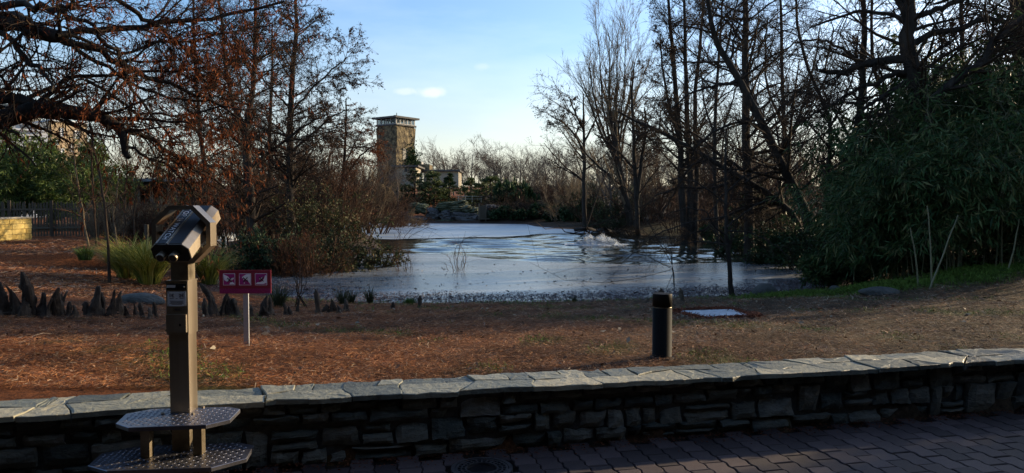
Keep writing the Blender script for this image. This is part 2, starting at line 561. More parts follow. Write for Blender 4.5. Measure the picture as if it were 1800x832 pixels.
# soil colours: needle litter (rust) to the left, tan grey thatch to the right, leaf mould far off
xx, yy = GX.ravel(), GY.ravel()
def soil(x, y):
    rust = np.array([.15, .055, .021]); tan = np.array([.075, .053, .034]); mould = np.array([.045, .032, .02]); mud = np.array([.06, .045, .045])
    grn = np.array([.055, .085, .022]); gold = np.array([.27, .17, .065])
    t = sstep(-2.5, 4.0, x + 0.9 * fbm(x, y, 2.5, 8))[..., None]
    c = rust * (1 - t) + tan * t
    c = c * (1 + .38 * fbm(x, y, .9, 31) + .22 * fbm(x, y, .35, 32))[..., None]
    far = sstep(17, 24, y)[..., None] * sstep(-11, -8, x)[..., None]
    c = c * (1 - far) + mould * far
    sd = poly_sd(x, y, lake_poly)
    m = (1 - sstep(0.1, 0.9, sd + 0.4 * fbm(x, y, 1.2, 9)))[..., None]
    c = c * (1 - m) + mud * m
    g = (sstep(0.3, 0.9, fbm(x, y, 1.7, 11)) * 0.55 * (y < 16))[..., None]
    c = c * (1 - g) + grn * g
    r = (.6 * gauss(x, y, 7.5, 14.1, 5.0, .7) * sstep(3.4, 5.6, x))[..., None]
    c = c * (1 - r) + grn * 1.25 * r
    b = (gauss(x, y, 12, 50, 7, 4))[..., None]
    return c * (1 - b) + gold * b
me = rawmesh("ground", np.c_[xx, yy, GZ.ravel()], [quads], None, True, soil(xx, yy))
def ground_mat():
    m, t, b = mat_base("needle_litter_soil")
    N, Lk = t.nodes.new, t.links.new
    a = N("ShaderNodeAttribute"); a.attribute_name = "Col"
    tcn = N("ShaderNodeTexCoord")
    n1 = N("ShaderNodeTexNoise"); n1.inputs["Scale"].default_value = 22; n1.inputs["Detail"].default_value = 9; n1.inputs["Roughness"].default_value = .7
    Lk(tcn.outputs["Object"], n1.inputs["Vector"])
    rp = N("ShaderNodeValToRGB")
    rp.color_ramp.elements[0].position = .34; rp.color_ramp.elements[0].color = (.3, .3, .3, 1)
    rp.color_ramp.elements[1].position = .68; rp.color_ramp.elements[1].color = (1.35, 1.3, 1.2, 1)
    Lk(n1.outputs["Fac"], rp.inputs["Fac"])
    mu = N("ShaderNodeMixRGB"); mu.blend_type = 'MULTIPLY'; mu.inputs["Fac"].default_value = 1
    Lk(a.outputs["Color"], mu.inputs["Color1"]); Lk(rp.outputs["Color"], mu.inputs["Color2"])
    Lk(mu.outputs["Color"], b.inputs["Base Color"])
    b.inputs["Roughness"].default_value = .95; b.inputs["Specular IOR Level"].default_value = .1
    bp = N("ShaderNodeBump"); bp.inputs["Strength"].default_value = .9; bp.inputs["Distance"].default_value = .05
    Lk(n1.outputs["Fac"], bp.inputs["Height"]); Lk(bp.outputs["Normal"], b.inputs["Normal"])
    return m
me.materials.append(ground_mat())
setp(mobj("ground", me), kind="structure")

# ---- water and ice
def water_mat():
    m, t, b = mat_base("rippled_water")
    N, Lk = t.nodes.new, t.links.new
    b.inputs["Base Color"].default_value = (.012, .018, .016, 1)
    b.inputs["Roughness"].default_value = .06
    b.inputs["IOR"].default_value = 1.33
    tcn = N("ShaderNodeTexCoord")
    hs = []
    for sc, st, w in ((1.0, (.55, 1.5, 1), 1.0), (1.0, (2.2, 4.2, 1), .35)):
        mpn = N("ShaderNodeMapping"); mpn.inputs["Scale"].default_value = st; mpn.inputs["Rotation"].default_value = (0, 0, .25)
        Lk(tcn.outputs["Object"], mpn.inputs["Vector"])
        n = N("ShaderNodeTexNoise"); n.inputs["Scale"].default_value = sc; n.inputs["Detail"].default_value = 3; n.inputs["Roughness"].default_value = .5
        Lk(mpn.outputs["Vector"], n.inputs["Vector"])
        mm = N("ShaderNodeMath"); mm.operation = 'MULTIPLY'; mm.inputs[1].default_value = w
        Lk(n.outputs["Fac"], mm.inputs[0]); hs.append(mm)
    ad = N("ShaderNodeMath"); Lk(hs[0].outputs[0], ad.inputs[0]); Lk(hs[1].outputs[0], ad.inputs[1])
    bp = N("ShaderNodeBump"); bp.inputs["Strength"].default_value = .4; bp.inputs["Distance"].default_value = .06
    Lk(ad.outputs[0], bp.inputs["Height"]); Lk(bp.outputs["Normal"], b.inputs["Normal"])
    return m
lk = lake_poly
def rough_edge(px_pts, n, amp, seed):
    """outline of an ice sheet with a melted, wandering edge, on the water"""
    p = np.array([atz(a, b, LAKE_Z)[:2] for a, b in px_pts])
    r = np.random.default_rng(seed)
    out = []
    for i in range(len(p)):
        a, b = p[i], p[(i + 1) % len(p)]
        t = np.linspace(0, 1, n, endpoint=False)
        q = a + (b - a) * t[:, None]
        w = np.cumsum(r.normal(0, 1, n)); w = (w - np.linspace(0, w[-1], n))
        nn = np.array([-(b - a)[1], (b - a)[0]]); nn = nn / (np.linalg.norm(nn) + 1e-9)
        q = q + nn * (w * amp)[:, None]
        out.append(q)
    return np.concatenate(out)
near_ice = [(250,470),(420,446),(560,446),(664,446.5),(720,446.5),(800,448.5),(860,455),(905,459),(1000,463),(1110,466),(1230,464),(1330,461.5),(1500,460),(1560,545),(900,560),(400,560)]
far_ice = [(500,391),(700,391),(1000,391),(1160,408),(1060,408.5),(1000,411),(950,411.5),(900,416),(820,417.5),(740,420),(700,421),(640,421),(500,412)]
near_out, far_out = rough_edge(near_ice, 14, .045, 5), rough_edge(far_ice, 14, .10, 6)
wx = np.unique(np.concatenate([np.arange(-15, 18.01, .22), np.linspace(-60, -15, 12), np.linspace(18, 45, 10)]))
wy = np.unique(np.concatenate([np.arange(23, 64, .2), [10, 14, 18, 21, 70, 80, 100]]))
WX, WY = np.meshgrid(wx, wy)
rw = np.random.default_rng(4)
WZ = np.zeros_like(WX)
for k in range(26):
    lam = rw.uniform(.9, 3.2); a_ = rw.normal(math.pi / 2, .38)
    WZ += (lam ** .6) * np.sin((WX * math.cos(a_) * .8 + WY * math.sin(a_)) * 2 * math.pi / lam + rw.uniform(0, 6.28) + 1.2 * fbm(WX, WY, 7, 60 + k))
amp = .0070 * (.75 + .45 * fbm(WX, WY, 9, 5)) * sstep(23, 25, WY) * (1 - sstep(58, 63, WY)) * sstep(-15, -12, WX) * (1 - sstep(14, 17.5, WX)) * (.12 + .88 * sstep(-5.6, -3.6, WX + .8 * fbm(WX, WY, 4, 71))) * (1 - .5 * sstep(4.5, 8, WX))
amp = amp * sstep(-.1, 1.6, np.minimum(poly_sd(WX, WY, near_out), poly_sd(WX, WY, far_out)))
WZ = LAKE_Z - .02 + WZ * amp
ix = np.arange(len(wx) * len(wy)).reshape(len(wy), len(wx))
me = rawmesh("lake", np.c_[WX.ravel(), WY.ravel(), WZ.ravel()], [np.stack([ix[:-1, :-1], ix[:-1, 1:], ix[1:, 1:], ix[1:, :-1]], -1).reshape(-1, 4)], water_mat(), True)
setp(mobj("lake", me), kind="structure")
def ice_mat(name, c0, c1, rough):
    m, t, b = mat_base(name)
    N, Lk = t.nodes.new, t.links.new
    tcn = N("ShaderNodeTexCoord")
    mpn = N("ShaderNodeMapping"); mpn.inputs["Scale"].default_value = (.35, 1.0, 1)
    Lk(tcn.outputs["Object"], mpn.inputs["Vector"])
    n = N("ShaderNodeTexNoise"); n.inputs["Scale"].default_value = .55; n.inputs["Detail"].default_value = 8; n.inputs["Roughness"].default_value = .6
    Lk(mpn.outputs["Vector"], n.inputs["Vector"])
    rp = N("ShaderNodeValToRGB")
    rp.color_ramp.elements[0].position = .35; rp.color_ramp.elements[0].color = rgba(c0)
    rp.color_ramp.elements[1].position = .68; rp.color_ramp.elements[1].color = rgba(c1)
    Lk(n.outputs["Fac"], rp.inputs["Fac"]); Lk(rp.outputs["Color"], b.inputs["Base Color"])
    mr = N("ShaderNodeMapRange"); mr.inputs["To Min"].default_value = rough - .08; mr.inputs["To Max"].default_value = rough + .14
    Lk(n.outputs["Fac"], mr.inputs["Value"]); Lk(mr.outputs["Result"], b.inputs["Roughness"])
    b.inputs["IOR"].default_value = 1.42
    n2 = N("ShaderNodeTexNoise"); n2.inputs["Scale"].default_value = 5; n2.inputs["Detail"].default_value = 6
    Lk(tcn.outputs["Object"], n2.inputs["Vector"])
    bp = N("ShaderNodeBump"); bp.inputs["Strength"].default_value = .25; bp.inputs["Distance"].default_value = .01
    Lk(n2.outputs["Fac"], bp.inputs["Height"]); Lk(bp.outputs["Normal"], b.inputs["Normal"])
    return m
def sheet(name, outline, z, mat):
    bm = bmesh.new()
    f = bm.faces.new([bm.verts.new((x, y, z)) for x, y in outline])
    bmesh.ops.triangulate(bm, faces=[f])
    me = bpy.data.meshes.new(name)
    bm.to_mesh(me); bm.free()
    if me.polygons[0].normal.z < 0: me.flip_normals()
    me.materials.append(mat)
    return setp(mobj(name, me), kind="structure")
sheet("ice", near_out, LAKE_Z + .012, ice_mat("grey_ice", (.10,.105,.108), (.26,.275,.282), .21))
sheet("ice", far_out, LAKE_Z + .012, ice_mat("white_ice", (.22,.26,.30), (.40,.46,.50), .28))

# ================================================================ PAVING
rng = np.random.default_rng(21)
rnd = random.Random(21)
pav = rawmesh("pavement", [[-14, -12, -.03], [14, -12, -.03], [14, wf(14) + .1, -.03], [7.5, wf(7.5) + .1, -.03], [-.43, wf(-.43) + .1, -.03], [-7, wf(-7) + .1, -.03], [-14, 1.0, -.03]],
              [np.array([[0, 1, 2, 3, 4, 5, 6]])], M['joint'])
pavement = setp(mobj("pavement", pav), kind="structure")
PL, PWD = 0.215, 0.142
def zig(u):
    return 0.0085 * math.sin(4 * math.pi * u / PL) + 0.002 * math.sin(12 * math.pi * u / PL)
def paver_poly(g=.0035):
    us = np.linspace(g, PL - g, 9)
    lo = [(u, zig(u) + g) for u in us]
    hi = [(u, zig(u) + PWD - g) for u in us][::-1]
    return lo + hi
pv_mesh = [MB().prism(paver_poly(), -.05, 0, bev=.005).mesh("paver", M['paver'])]
dirU = np.array([.225, -.974]); dirV = np.array([.974, .225])
p0 = np.array([-.3, 4.62])
spots = []
DRAIN = atz(847, 823, 0)
for i in range(-40, 60):
    for j in range(-2, 14):
        o = p0 + dirV * (i * PWD) + dirU * (j * PL)
        off = PL / 2 if i % 2 else 0
        o = o + dirU * off
        c = o + dirU * PL / 2 + dirV * PWD / 2
        if c[1] > wf(c[0]) + .0 or c[0] < -4.5 or c[0] > 6.5 or c[1] < 2.6: continue
        dd = math.hypot(c[0] - DRAIN[0], c[1] - DRAIN[1])
        if dd < .21: continue
        spots.append((o, c))
vis = lambda c: 4.05 < c[1] and -0.72 * c[1] < c[0] < 0.74 * c[1]
near = [s for s in spots if vis(s[1])]
near.sort(key=lambda s: s[1][1] + 0.05 * abs(s[1][0]))
single, rest = near[:300], near[300:] + [s for s in spots if not vis(s[1])]
ang = math.atan2(dirU[1], dirU[0])
for o, c in single:
    p = mobj("paver", pv_mesh[0], pavement)
    p.location = (o[0], o[1], rnd.uniform(-.004, .002))
    p.rotation_euler = (rnd.gauss(0, .006), rnd.gauss(0, .006), ang + rnd.gauss(0, .006))
mb = MB()
ca, sa = math.cos(ang), math.sin(ang)
for o, c in rest:
    q = [(o[0] + a * ca - b * sa, o[1] + a * sa + b * ca) for a, b in paver_poly()]
    mb.prism(q, -.05, rnd.uniform(-.004, .002))
if rest:
    mb.obj("paver", M['paver'], pavement, kind="stuff")

# ---- drain
dr = empty("drain_cover", (DRAIN[0], DRAIN[1], 0), "round cast iron drain cover with a ring of slots set into the pavers", "drain cover", rz=.4)
def ring(mb, r0, r1, z0, z1, n=40, a0=0, a1=2 * math.pi):
    V, Fc = [], []
    full = abs(a1 - a0 - 2 * math.pi) < 1e-6
    m = n if full else n + 1
    for k in range(m):
        a = a0 + (a1 - a0) * k / n
        for r, z in ((r0, z0), (r1, z0), (r1, z1), (r0, z1)):
            V.append((r * math.cos(a), r * math.sin(a), z))
    for k in range(n):
        a, b = k * 4, ((k + 1) % m) * 4
        for i in range(4):
            j = (i + 1) % 4
            Fc.append([a + i, a + j, b + j, b + i])
    if not full:
        Fc += [[0, 3, 2, 1], [n*4, n*4+1, n*4+2, n*4+3]]
    mb.add(V, Fc)
mb = MB(); ring(mb, .165, .188, -.05, .004); mb.obj("frame", M['iron'], dr)
mb = MB(); ring(mb, .148, .162, -.03, .002); ring(mb, .122, .130, -.03, .001); ring(mb, .092, .102, -.03, .002)
mb.obj("ring", M['iron'], dr)
mb = MB()
for k in range(26):
    a = k * 2 * math.pi / 26
    mb.box((.125 * math.cos(a), .125 * math.sin(a), -.014), (.047, .010, .028), rz=a)
mb.obj("bar", M['iron'], dr, kind="stuff")
mb = MB(); mb.lathe([(.0, -.02), (.09, -.012), (.091, -.03), (0, -.04)][::-1], 32); mb.obj("centre_plate", M['black'], dr, smooth=True)
mb = MB(); mb.lathe([(.20, -.06), (.20, -.034)], 32); mb.obj("pit", M['joint'], dr)

# ================================================================ LOW STONE WALL
wall = empty("stone_wall", (0, 5, 0), "low dry-jointed grey schist wall with flagstone coping along the paving", "wall")
def wpt(x, depth, z):
    """point on the wall: depth behind the stone face"""
    s = (wf(x + .05) - wf(x - .05)) / .1
    n = np.array([-s, 1]) / math.hypot(s, 1)
    over = np.interp(x, [-3, 0, 4], [.05, .07, .13])
    return np.array([x + n[0] * (depth + over), wf(x) + n[1] * (depth + over), z])
loc0 = np.array([0, 5, 0])
# core of mortar
mb = MB()
xs = np.linspace(-7, 7.4, 60)
V, Fc = [], []
for x in xs:
    for d, z in ((.028, -.06), (.028, COPE_Z - .04), (.34, COPE_Z - .04), (.34, -.06)):
        V.append(wpt(x, d, z) - loc0)
for i in range(len(xs) - 1):
    for k in range(4):
        j = (k + 1) % 4
        Fc.append([i*4+k, (i+1)*4+k, (i+1)*4+j, i*4+j])
mb.add(V, Fc); mb.obj("mortar_core", M['mortar'], wall)
def wall_stone(x0, x1, z0, z1):
    g = .006
    nxg, nzg = (6, 4) if (x1 - x0) > .16 else (4, 4)
    V = []
    jit = lambda a: rng.normal(0, a)
    cor = [(x0 + g + abs(jit(.008)), z0 + g + abs(jit(.006))), (x1 - g - abs(jit(.008)), z0 + g + abs(jit(.006))),
           (x1 - g - abs(jit(.010)), z1 - g - abs(jit(.006))), (x0 + g + abs(jit(.010)), z1 - g - abs(jit(.006)))]
    proud = rng.uniform(.0, .035)
    tx, tz = rng.normal(0, .03), rng.normal(0, .06)
    sd = rng.uniform(0, 100, 3)
    for r in range(nzg):
        for c in range(nxg):
            u, v = c / (nxg - 1), r / (nzg - 1)
            bx = (1-u)*(1-v)*cor[0][0] + u*(1-v)*cor[1][0] + u*v*cor[2][0] + (1-u)*v*cor[3][0]
            bz = (1-u)*(1-v)*cor[0][1] + u*(1-v)*cor[1][1] + u*v*cor[2][1] + (1-u)*v*cor[3][1]
            edge = min(u, 1 - u, v, 1 - v)
            nn = mnoise.noise(Vector((bx * 11 + sd[0], sd[1], bz * 16)))
            dep = -proud + (.020 if edge < .01 else 0) + nn * .020 + tx * (u - .5) * .5 + tz * (v - .5) * .5
            if edge < .01:
                bx += rng.normal(0, .004); bz += rng.normal(0, .004)
            V.append(wpt(bx, dep, bz) - loc0)
    n0 = len(V)
    for r in range(nzg):
        for c in range(nxg):
            if r in (0, nzg - 1) or c in (0, nxg - 1): pass
    Fc = []
    for r in range(nzg - 1):
        for c in range(nxg - 1):
            a = r * nxg + c
            Fc.append([a, a + 1, a + nxg + 1, a + nxg])
    per = [c for c in range(nxg)] + [r * nxg + nxg - 1 for r in range(1, nzg)] + [(nzg-1)*nxg + c for c in range(nxg - 2, -1, -1)] + [r * nxg for r in range(nzg - 2, 0, -1)]
    b0 = len(V)
    for k in per:
        x, y, z = V[k] + loc0
        s = (wf(x + .05) - wf(x - .05)) / .1
        V.append(V[k] + np.array([-s, 1, 0]) * .09)
    for i in range(len(per)):
        j = (i + 1) % len(per)
        Fc.append([per[j], per[i], b0 + i, b0 + j])
    m = MB(); m.add(V, Fc)
    return m.obj("stone", M['stone'], wall)
x = -5.4
top = COPE_Z - .036
count = 0
courses = [(-.02, .085), (.085, .215), (.215, .30), (.30, top)]
# courses that now and then merge into one tall stone
xs_next = [-4.2 + rng.uniform(-.1, 0) for _ in courses]
xlim = 5.4
while min(xs_next) < xlim:
    k = int(np.argmin(xs_next))
    x0 = xs_next[k]
    w = rng.choice([.12, .17, .22, .28, .36], p=[.2, .28, .27, .17, .08]) * rng.uniform(.85, 1.15)
    z0, z1 = courses[k]
    dz = .012 * math.sin(x0 * 2.1 + k * 2)
    if k < 3 and abs(xs_next[k + 1] - x0) < .05 and rng.random() < .4:
        x0 = max(x0, xs_next[k + 1])
        z1 = courses[k + 1][1]
        xs_next[k + 1] = x0 + w
        k2 = k + 1
    else:
        k2 = k
        if z1 - z0 > .1 and rng.random() < .3 and w > .15:
            zm = z0 + (z1 - z0) * rng.uniform(.4, .6)
            wall_stone(x0, x0 + w, z0 + (dz if k else 0), zm)
            z0 = zm - dz
    wall_stone(x0, x0 + w, z0 + (dz if k else 0), z1 + (dz if k2 < 3 else 0))
    xs_next[k] = x0 + w
    count += 1
# ---- coping: irregular flagstones in two to three rows
def flag(poly, zt, th, seed):
    """poly: list of (x along, depth from front edge)"""
    r = np.random.default_rng(seed)
    pts = []
    n = len(poly)
    c = np.mean(poly, 0)
    for i in range(n):
        a, b = np.array(poly[i]), np.array(poly[(i + 1) % n])
        m = max(2, int(np.linalg.norm(b - a) / .07))
        for t in np.linspace(0, 1, m, endpoint=False):
            q = a + (b - a) * t + (r.normal(0, .008, 2) if t > 0 else 0)
            q = q + (c - q) / max(np.linalg.norm(c - q), 1e-3) * .0035
            pts.append(q)
    pts = np.array(pts)
    tx, ty = r.normal(0, .005, 2)
    zz = lambda q: zt + tx * (q[0] - c[0]) + ty * (q[1] - c[1]) * 1.5
    def w3(q, z):
        p = wpt(q[0], q[1] - np.interp(q[0], [-3, 0, 4], [.05, .07, .13]), z)
        return p - loc0
    ins = c + (pts - c) * .955
    mid = c + (pts - c) * .5
    k = len(pts)
    V = [w3(q, zz(q) - th) for q in pts] + [w3(q, zz(q) - .003 + r.normal(0, .0015)) for q in pts] + \
        [w3(q, zz(q) + r.normal(0, .0012)) for q in ins] + [w3(q, zz(q) + r.normal(0, .002)) for q in mid] + [w3(c, zt)]
    Fc = []
    for ri in range(3):
        for i in range(k):
            j = (i + 1) % k
            Fc.append([ri*k+i, ri*k+j, (ri+1)*k+j, (ri+1)*k+i])
    for i in range(k):
        Fc.append([3*k+i, 3*k+(i+1) % k, 4*k])
    Fc.append(list(range(k))[::-1])
    m = MB(); m.add(V, Fc)
    return m.obj("coping_stone", M['coping'], wall)
CW = .42
x = -4.4
sd = 100
while x < 5.6:
    w = rng.uniform(.24, .56)
    d1 = rng.uniform(.18, .27)
    d2 = d1 + rng.normal(0, .03)
    sk = rng.normal(0, .09)
    sk2 = globals().get('prev_sk', 0.0)
    pd = globals().get('prev_d', d1)
    zt = COPE_Z + rng.normal(0, .004)
    # front stone, sometimes split by a slanting joint
    fr = [(x, 0 + rng.normal(0, .006)), (x + w * .5, rng.normal(0, .006)), (x + w, rng.normal(0, .006)), (x + w + sk, d2), (x + sk2, pd)]
    if w > .36 and rng.random() < .5:
        xm = x + w * rng.uniform(.4, .6); s2 = rng.normal(0, .07)
        dm = pd + (d2 - pd) * .5
        flag([fr[0], (xm, rng.normal(0, .01)), (xm + s2, dm), fr[4]], zt, .03, sd); sd += 1
        flag([(xm, rng.normal(0, .01)), fr[2], fr[3], (xm + s2, dm)], zt + .003, .03, sd); sd += 1
    else:
        flag(fr, zt, .032, sd); sd += 1
    # back stones
    nb = 1 if rng.random() < .5 else 2
    cuts = [0, 1] if nb == 1 else [0, rng.uniform(.35, .65), 1]
    bx0, bx1 = x + sk2, x + w + sk
    bk0, bk1 = globals().get('prev_b', 0.0), rng.normal(0, .05)
    for a, b in zip(cuts[:-1], cuts[1:]):
        fa, fb = bx0 + (bx1 - bx0) * a, bx0 + (bx1 - bx0) * b
        da, db = pd + (d2 - pd) * a, pd + (d2 - pd) * b
        ka, kb = bk0 + (bk1 - bk0) * a, bk0 + (bk1 - bk0) * b
        flag([(fa, da), (fb, db), (fb + kb, CW + rng.normal(0, .012)), ((fa + fb) / 2 + (ka + kb) / 2, CW + rng.normal(0, .015)), (fa + ka, CW + rng.normal(0, .012))], zt + rng.normal(0, .004), .05, sd); sd += 1
    prev_sk, prev_d, prev_b = sk, d2, bk1
    x += w
# ================================================================ COIN VIEWER
VX, VY = -1.882, 4.20
vw = empty("coin_binoculars", (VX, VY, 0), "stainless steel coin-operated binocular viewer on a post with two tread-plate steps", "binocular viewer")
def rot_axes(ax, az):
    """matrix with columns right, forward, up"""
    f = np.array([math.sin(az) * math.cos(ax), math.cos(az) * math.cos(ax), math.sin(ax)])
    r = np.array([math.cos(az), -math.sin(az), 0])
    return np.stack([r, f, np.cross(r, f)], 1)
def text_obj(name, s, size, mat, parent, loc, xdir, ydir, ext=.0008, align='CENTER', spacing=1.0):
    cu = bpy.data.curves.new(name, 'FONT')
    cu.body = s; cu.size = size; cu.extrude = ext
    cu.align_x = align; cu.align_y = 'CENTER'; cu.space_character = spacing
    cu.materials.append(mat)
    tmp = bpy.data.objects.new(name, cu)
    COL.objects.link(tmp)
    me = bpy.data.meshes.new_from_object(tmp.evaluated_get(bpy.context.evaluated_depsgraph_get()))
    bpy.data.objects.remove(tmp); bpy.data.curves.remove(cu)
    o = mobj(name, me, parent)
    xd, yd = nrm(np.array(xdir, float)), nrm(np.array(ydir, float))
    zd = np.cross(xd, yd)
    mm = Matrix(((xd[0], yd[0], zd[0], loc[0]), (xd[1], yd[1], zd[1], loc[1]), (xd[2], yd[2], zd[2], loc[2]), (0, 0, 0, 1)))
    o.matrix_local = mm
    return o
mb = MB(); mb.box((0, 0, .21), (.10, .10, .42)); mb.obj("lower_post", M['steel_dull'], vw)
mb = MB(); mb.box((0, .0, .685), (.110, .106, .53)); post_o = mb.obj("post", M['steel'], vw)
up_poly = [(-.26,-.25),(-.15,-.33),(.24,-.28),(.33,-.18),(.31,.03),(.23,.075),(-.20,.03),(-.30,-.07)]
lo_poly = [(-.40,-.28),(-.25,-.365),(.28,-.315),(.415,-.17),(.38,.05),(.28,.10),(-.28,.05),(-.43,-.09)]
def plate(name, poly, z, seed):
    mb = MB(); mb.prism(poly, z - .022, z, bev=.003)
    p = mb.obj(name, M['tread'], vw)
    # raised lugs of the tread plate
    P = np.array(poly)
    lug = MB()
    s = .030
    for i in range(-18, 18):
        for j in range(-16, 16):
            c = np.array([i * s + .009, j * s - .11])
            c = np.array([c[0] * .987 - c[1] * .16, c[0] * .16 + c[1] * .987])
            if float(poly_sd(np.array([c[0]]), np.array([c[1]]), P)[0]) > -.016: continue
            if abs(c[0]) < .07 and abs(c[1]) < .068 and name == "upper_step": continue
            a = math.pi / 4 * (1 if (i + j) % 2 else -1) + .16
            l, w, h = .0135, .0045, .0028
            q = np.array([[-l, 0, 0], [0, -w, 0], [l, 0, 0], [0, w, 0], [-l * .45, 0, h], [l * .45, 0, h]])
            ca_, sa_ = math.cos(a), math.sin(a)
            q = np.c_[q[:, 0] * ca_ - q[:, 1] * sa_ + c[0], q[:, 0] * sa_ + q[:, 1] * ca_ + c[1], q[:, 2] + z]
            lug.add(q, [[0, 1, 5, 4], [1, 2, 5], [2, 3, 4, 5], [3, 0, 4]])
    lug.obj("tread_lugs", M['tread'], p, kind="stuff")
    return p
plate("upper_step", up_poly, .42, 1)
plate("lower_step", lo_poly, .20, 2)
for lx, ly in ((-.145, -.145), (.125, -.10)):
    mb = MB(); mb.box((lx, ly, .30), (.05, .05, .195)); mb.obj("step_leg", M['steel_dull'], vw)
for lx, ly in ((-.16, -.10), (.15, -.07)):
    mb = MB(); mb.box((lx, ly, .088), (.06, .06, .18)); mb.obj("foot", M['steel_dull'], vw)
for lx, ly in ((-.085, -.08), (.085, -.08), (-.085, .045), (.085, .055)):
    mb = MB(); mb.lathe([(.010, .42), (.010, .427), (.006, .430)], 6, c=(lx, ly, 0)); mb.obj("bolt", M['steel_dull'], vw)
# coin box
mb = MB(); mb.box((.002, -.006, 1.018), (.122, .124, .30)); mb.obj("coin_box", M['steel'], vw)
mb = MB(); mb.box((.002, -.006, 1.171), (.126, .130, .008)); mb.obj("lid", M['steel'], vw)
mb = MB(); mb.box((.002, -.0715, 1.139), (.112, .003, .034)); lab = mb.obj("label_strip", M['black'], vw)
mb = MB(); mb.prism([(-.026,-.0075),(.022,-.0075),(.026,.0075),(-.022,.0075)], 0, .002); o = mb.obj("logo_sticker", M['white'], lab); o.matrix_local = Matrix.Translation((-.028, -.073, 1.143)) @ Matrix.Rotation(math.pi/2, 4, 'X')
mb = MB(); mb.lathe([(.0055, 0), (.0055, .004), (.003, .006)], 10, M=np.array([[1,0,0],[0,0,-1],[0,1,0]]), c=(.046, -.073, 1.139)); mb.obj("coin_slot", M['steel'], lab)
mb = MB(); mb.box((.002, -.0715, 1.072), (.104, .003, .082)); ins = mb.obj("instruction_plate", M['white'], vw)
text_obj("lettering", "1\u20ac", .026, M['ink'], ins, (-.026, -.0735, 1.090), (1, 0, 0), (0, 0, 1))
text_obj("lettering", "2\u20ac", .026, M['ink'], ins, (.030, -.0735, 1.090), (1, 0, 0), (0, 0, 1))
mb = MB()
for z, w, c in ((1.074, .022, -.026), (1.074, .022, .030), (1.074, .010, .002), (1.060, .076, .002), (1.054, .068, .002), (1.048, .080, .002), (1.042, .058, .002)):
    mb.box((c, -.0733, z), (w, .0012, .0022))
mb.obj("fine_print", M['ink'], ins, kind="stuff")
mb = MB()
for sx in (-1, 1):
    for sz in (-1, 1):
        mb.lathe([(.003, 0), (.002, .002)], 8, M=np.array([[1,0,0],[0,0,-1],[0,1,0]]), c=(.002 + sx * .046, -.073, 1.072 + sz * .035))
mb.obj("rivets", M['steel_dull'], ins, kind="stuff")
mb = MB(); mb.box((.004, -.0715, 1.012), (.052, .003, .018)); lb = mb.obj("number_plate", M['steel_dull'], vw)
text_obj("lettering", "4820", .015, M['ink'], lb, (.004, -.0735, 1.012), (1, 0, 0), (0, 0, 1))
mb = MB(); mb.box((.002, -.078, .935), (.112, .018, .10)); dd = mb.obj("cash_door", M['steel'], vw)
mb = MB(); mb.lathe([(.006, 0), (.006, .002)], 10, M=np.array([[1,0,0],[0,0,-1],[0,1.4,0]]), c=(.025, -.0875, .927)); mb.obj("lock", M['black'], dd)
# neck and ring
mb = MB(); mb.box((.008, .0, 1.225), (.098, .09, .10)); mb.obj("neck", M['steel_dull'], vw)
RC = np.array([.02, .0, 1.433])
def octo(rx, rz, cut):
    return [(rx, -rz + cut), (rx, rz - cut), (rx - cut, rz), (-rx + cut, rz), (-rx, rz - cut), (-rx, -rz + cut), (-rx + cut, -rz), (rx - cut, -rz)]
A = octo(.165, .162, .096); B = octo(.141, .138, .083)
V, Fc = [], []
for y in (-.042, .042):
    V += [(a[0] + RC[0], y + RC[1], a[1] + RC[2]) for a in A]
    V += [(a[0] + RC[0], y + RC[1], a[1] + RC[2]) for a in B]
for i in range(8):
    j = (i + 1) % 8
    Fc += [[i, j, 8+j, 8+i][::-1], [16+i, 16+j, 24+j, 24+i], [i, j, 16+j, 16+i], [8+i, 8+j, 24+j, 24+i][::-1]]
mb = MB(); mb.add(V, Fc); mb.obj("yoke_ring", M['steel'], vw)
mb = MB(); mb.tube([RC + np.array([-.15, 0, .005]), RC + np.array([.15, 0, .005])], .013, 12); mb.obj("axle", M['steel_dull'], vw, smooth=True)
# head
HM = rot_axes(R(30), R(3))
HC = np.array([.034, .0, 1.445])
hl = .208
sec = [(-.075, .052), (.075, .052), (.107, .022), (.107, -.038), (.088, -.056), (-.088, -.056), (-.107, -.038), (-.107, .022)]
V = [(x, y, z) for y in (-hl, hl) for x, z in sec]
Fc = [[i, (i+1) % 8, 8 + (i+1) % 8, 8 + i] for i in range(8)] + [list(range(8))[::-1], list(range(8, 16))]
def hobj(mb, name, mat, parent=None, smooth=False):
    V = np.concatenate(mb.v) @ HM.T + HC
    mb.v = [V]
    return mb.obj(name, mat, parent or vw, smooth=smooth)
mb = MB(); mb.add(V, Fc); head = hobj(mb, "binocular_body", M['steel'])
mb = MB(); mb.add([(x * .97, y, z * .97) for y in (-hl - .004, -hl + .001) for x, z in sec], Fc); hobj(mb, "back_panel", M['black'], head)
mb = MB(); mb.box((-.042, 0, .0535), (.044, 2 * hl - .012, .003)); tp = hobj(mb, "title_panel", M['black'], head)
mb = MB(); mb.box((.036, 0, .0535), (.072, 2 * hl - .012, .003)); hobj(mb, "top_panel", M['black'], head)
for x in (-.069, -.011):
    mb = MB(); mb.box((x, 0, .0545), (.009, 2 * hl - .006, .005)); hobj(mb, "rail", M['steel'], head)
tl = HM @ np.array([-.042, 0, .0556]) + HC
text_obj("title_lettering", "TOP\u00b7N WATCH", .044, M['white'], tp, tl, HM @ np.array([0, -1, 0]), HM @ np.array([1, 0, 0]), spacing=1.12)
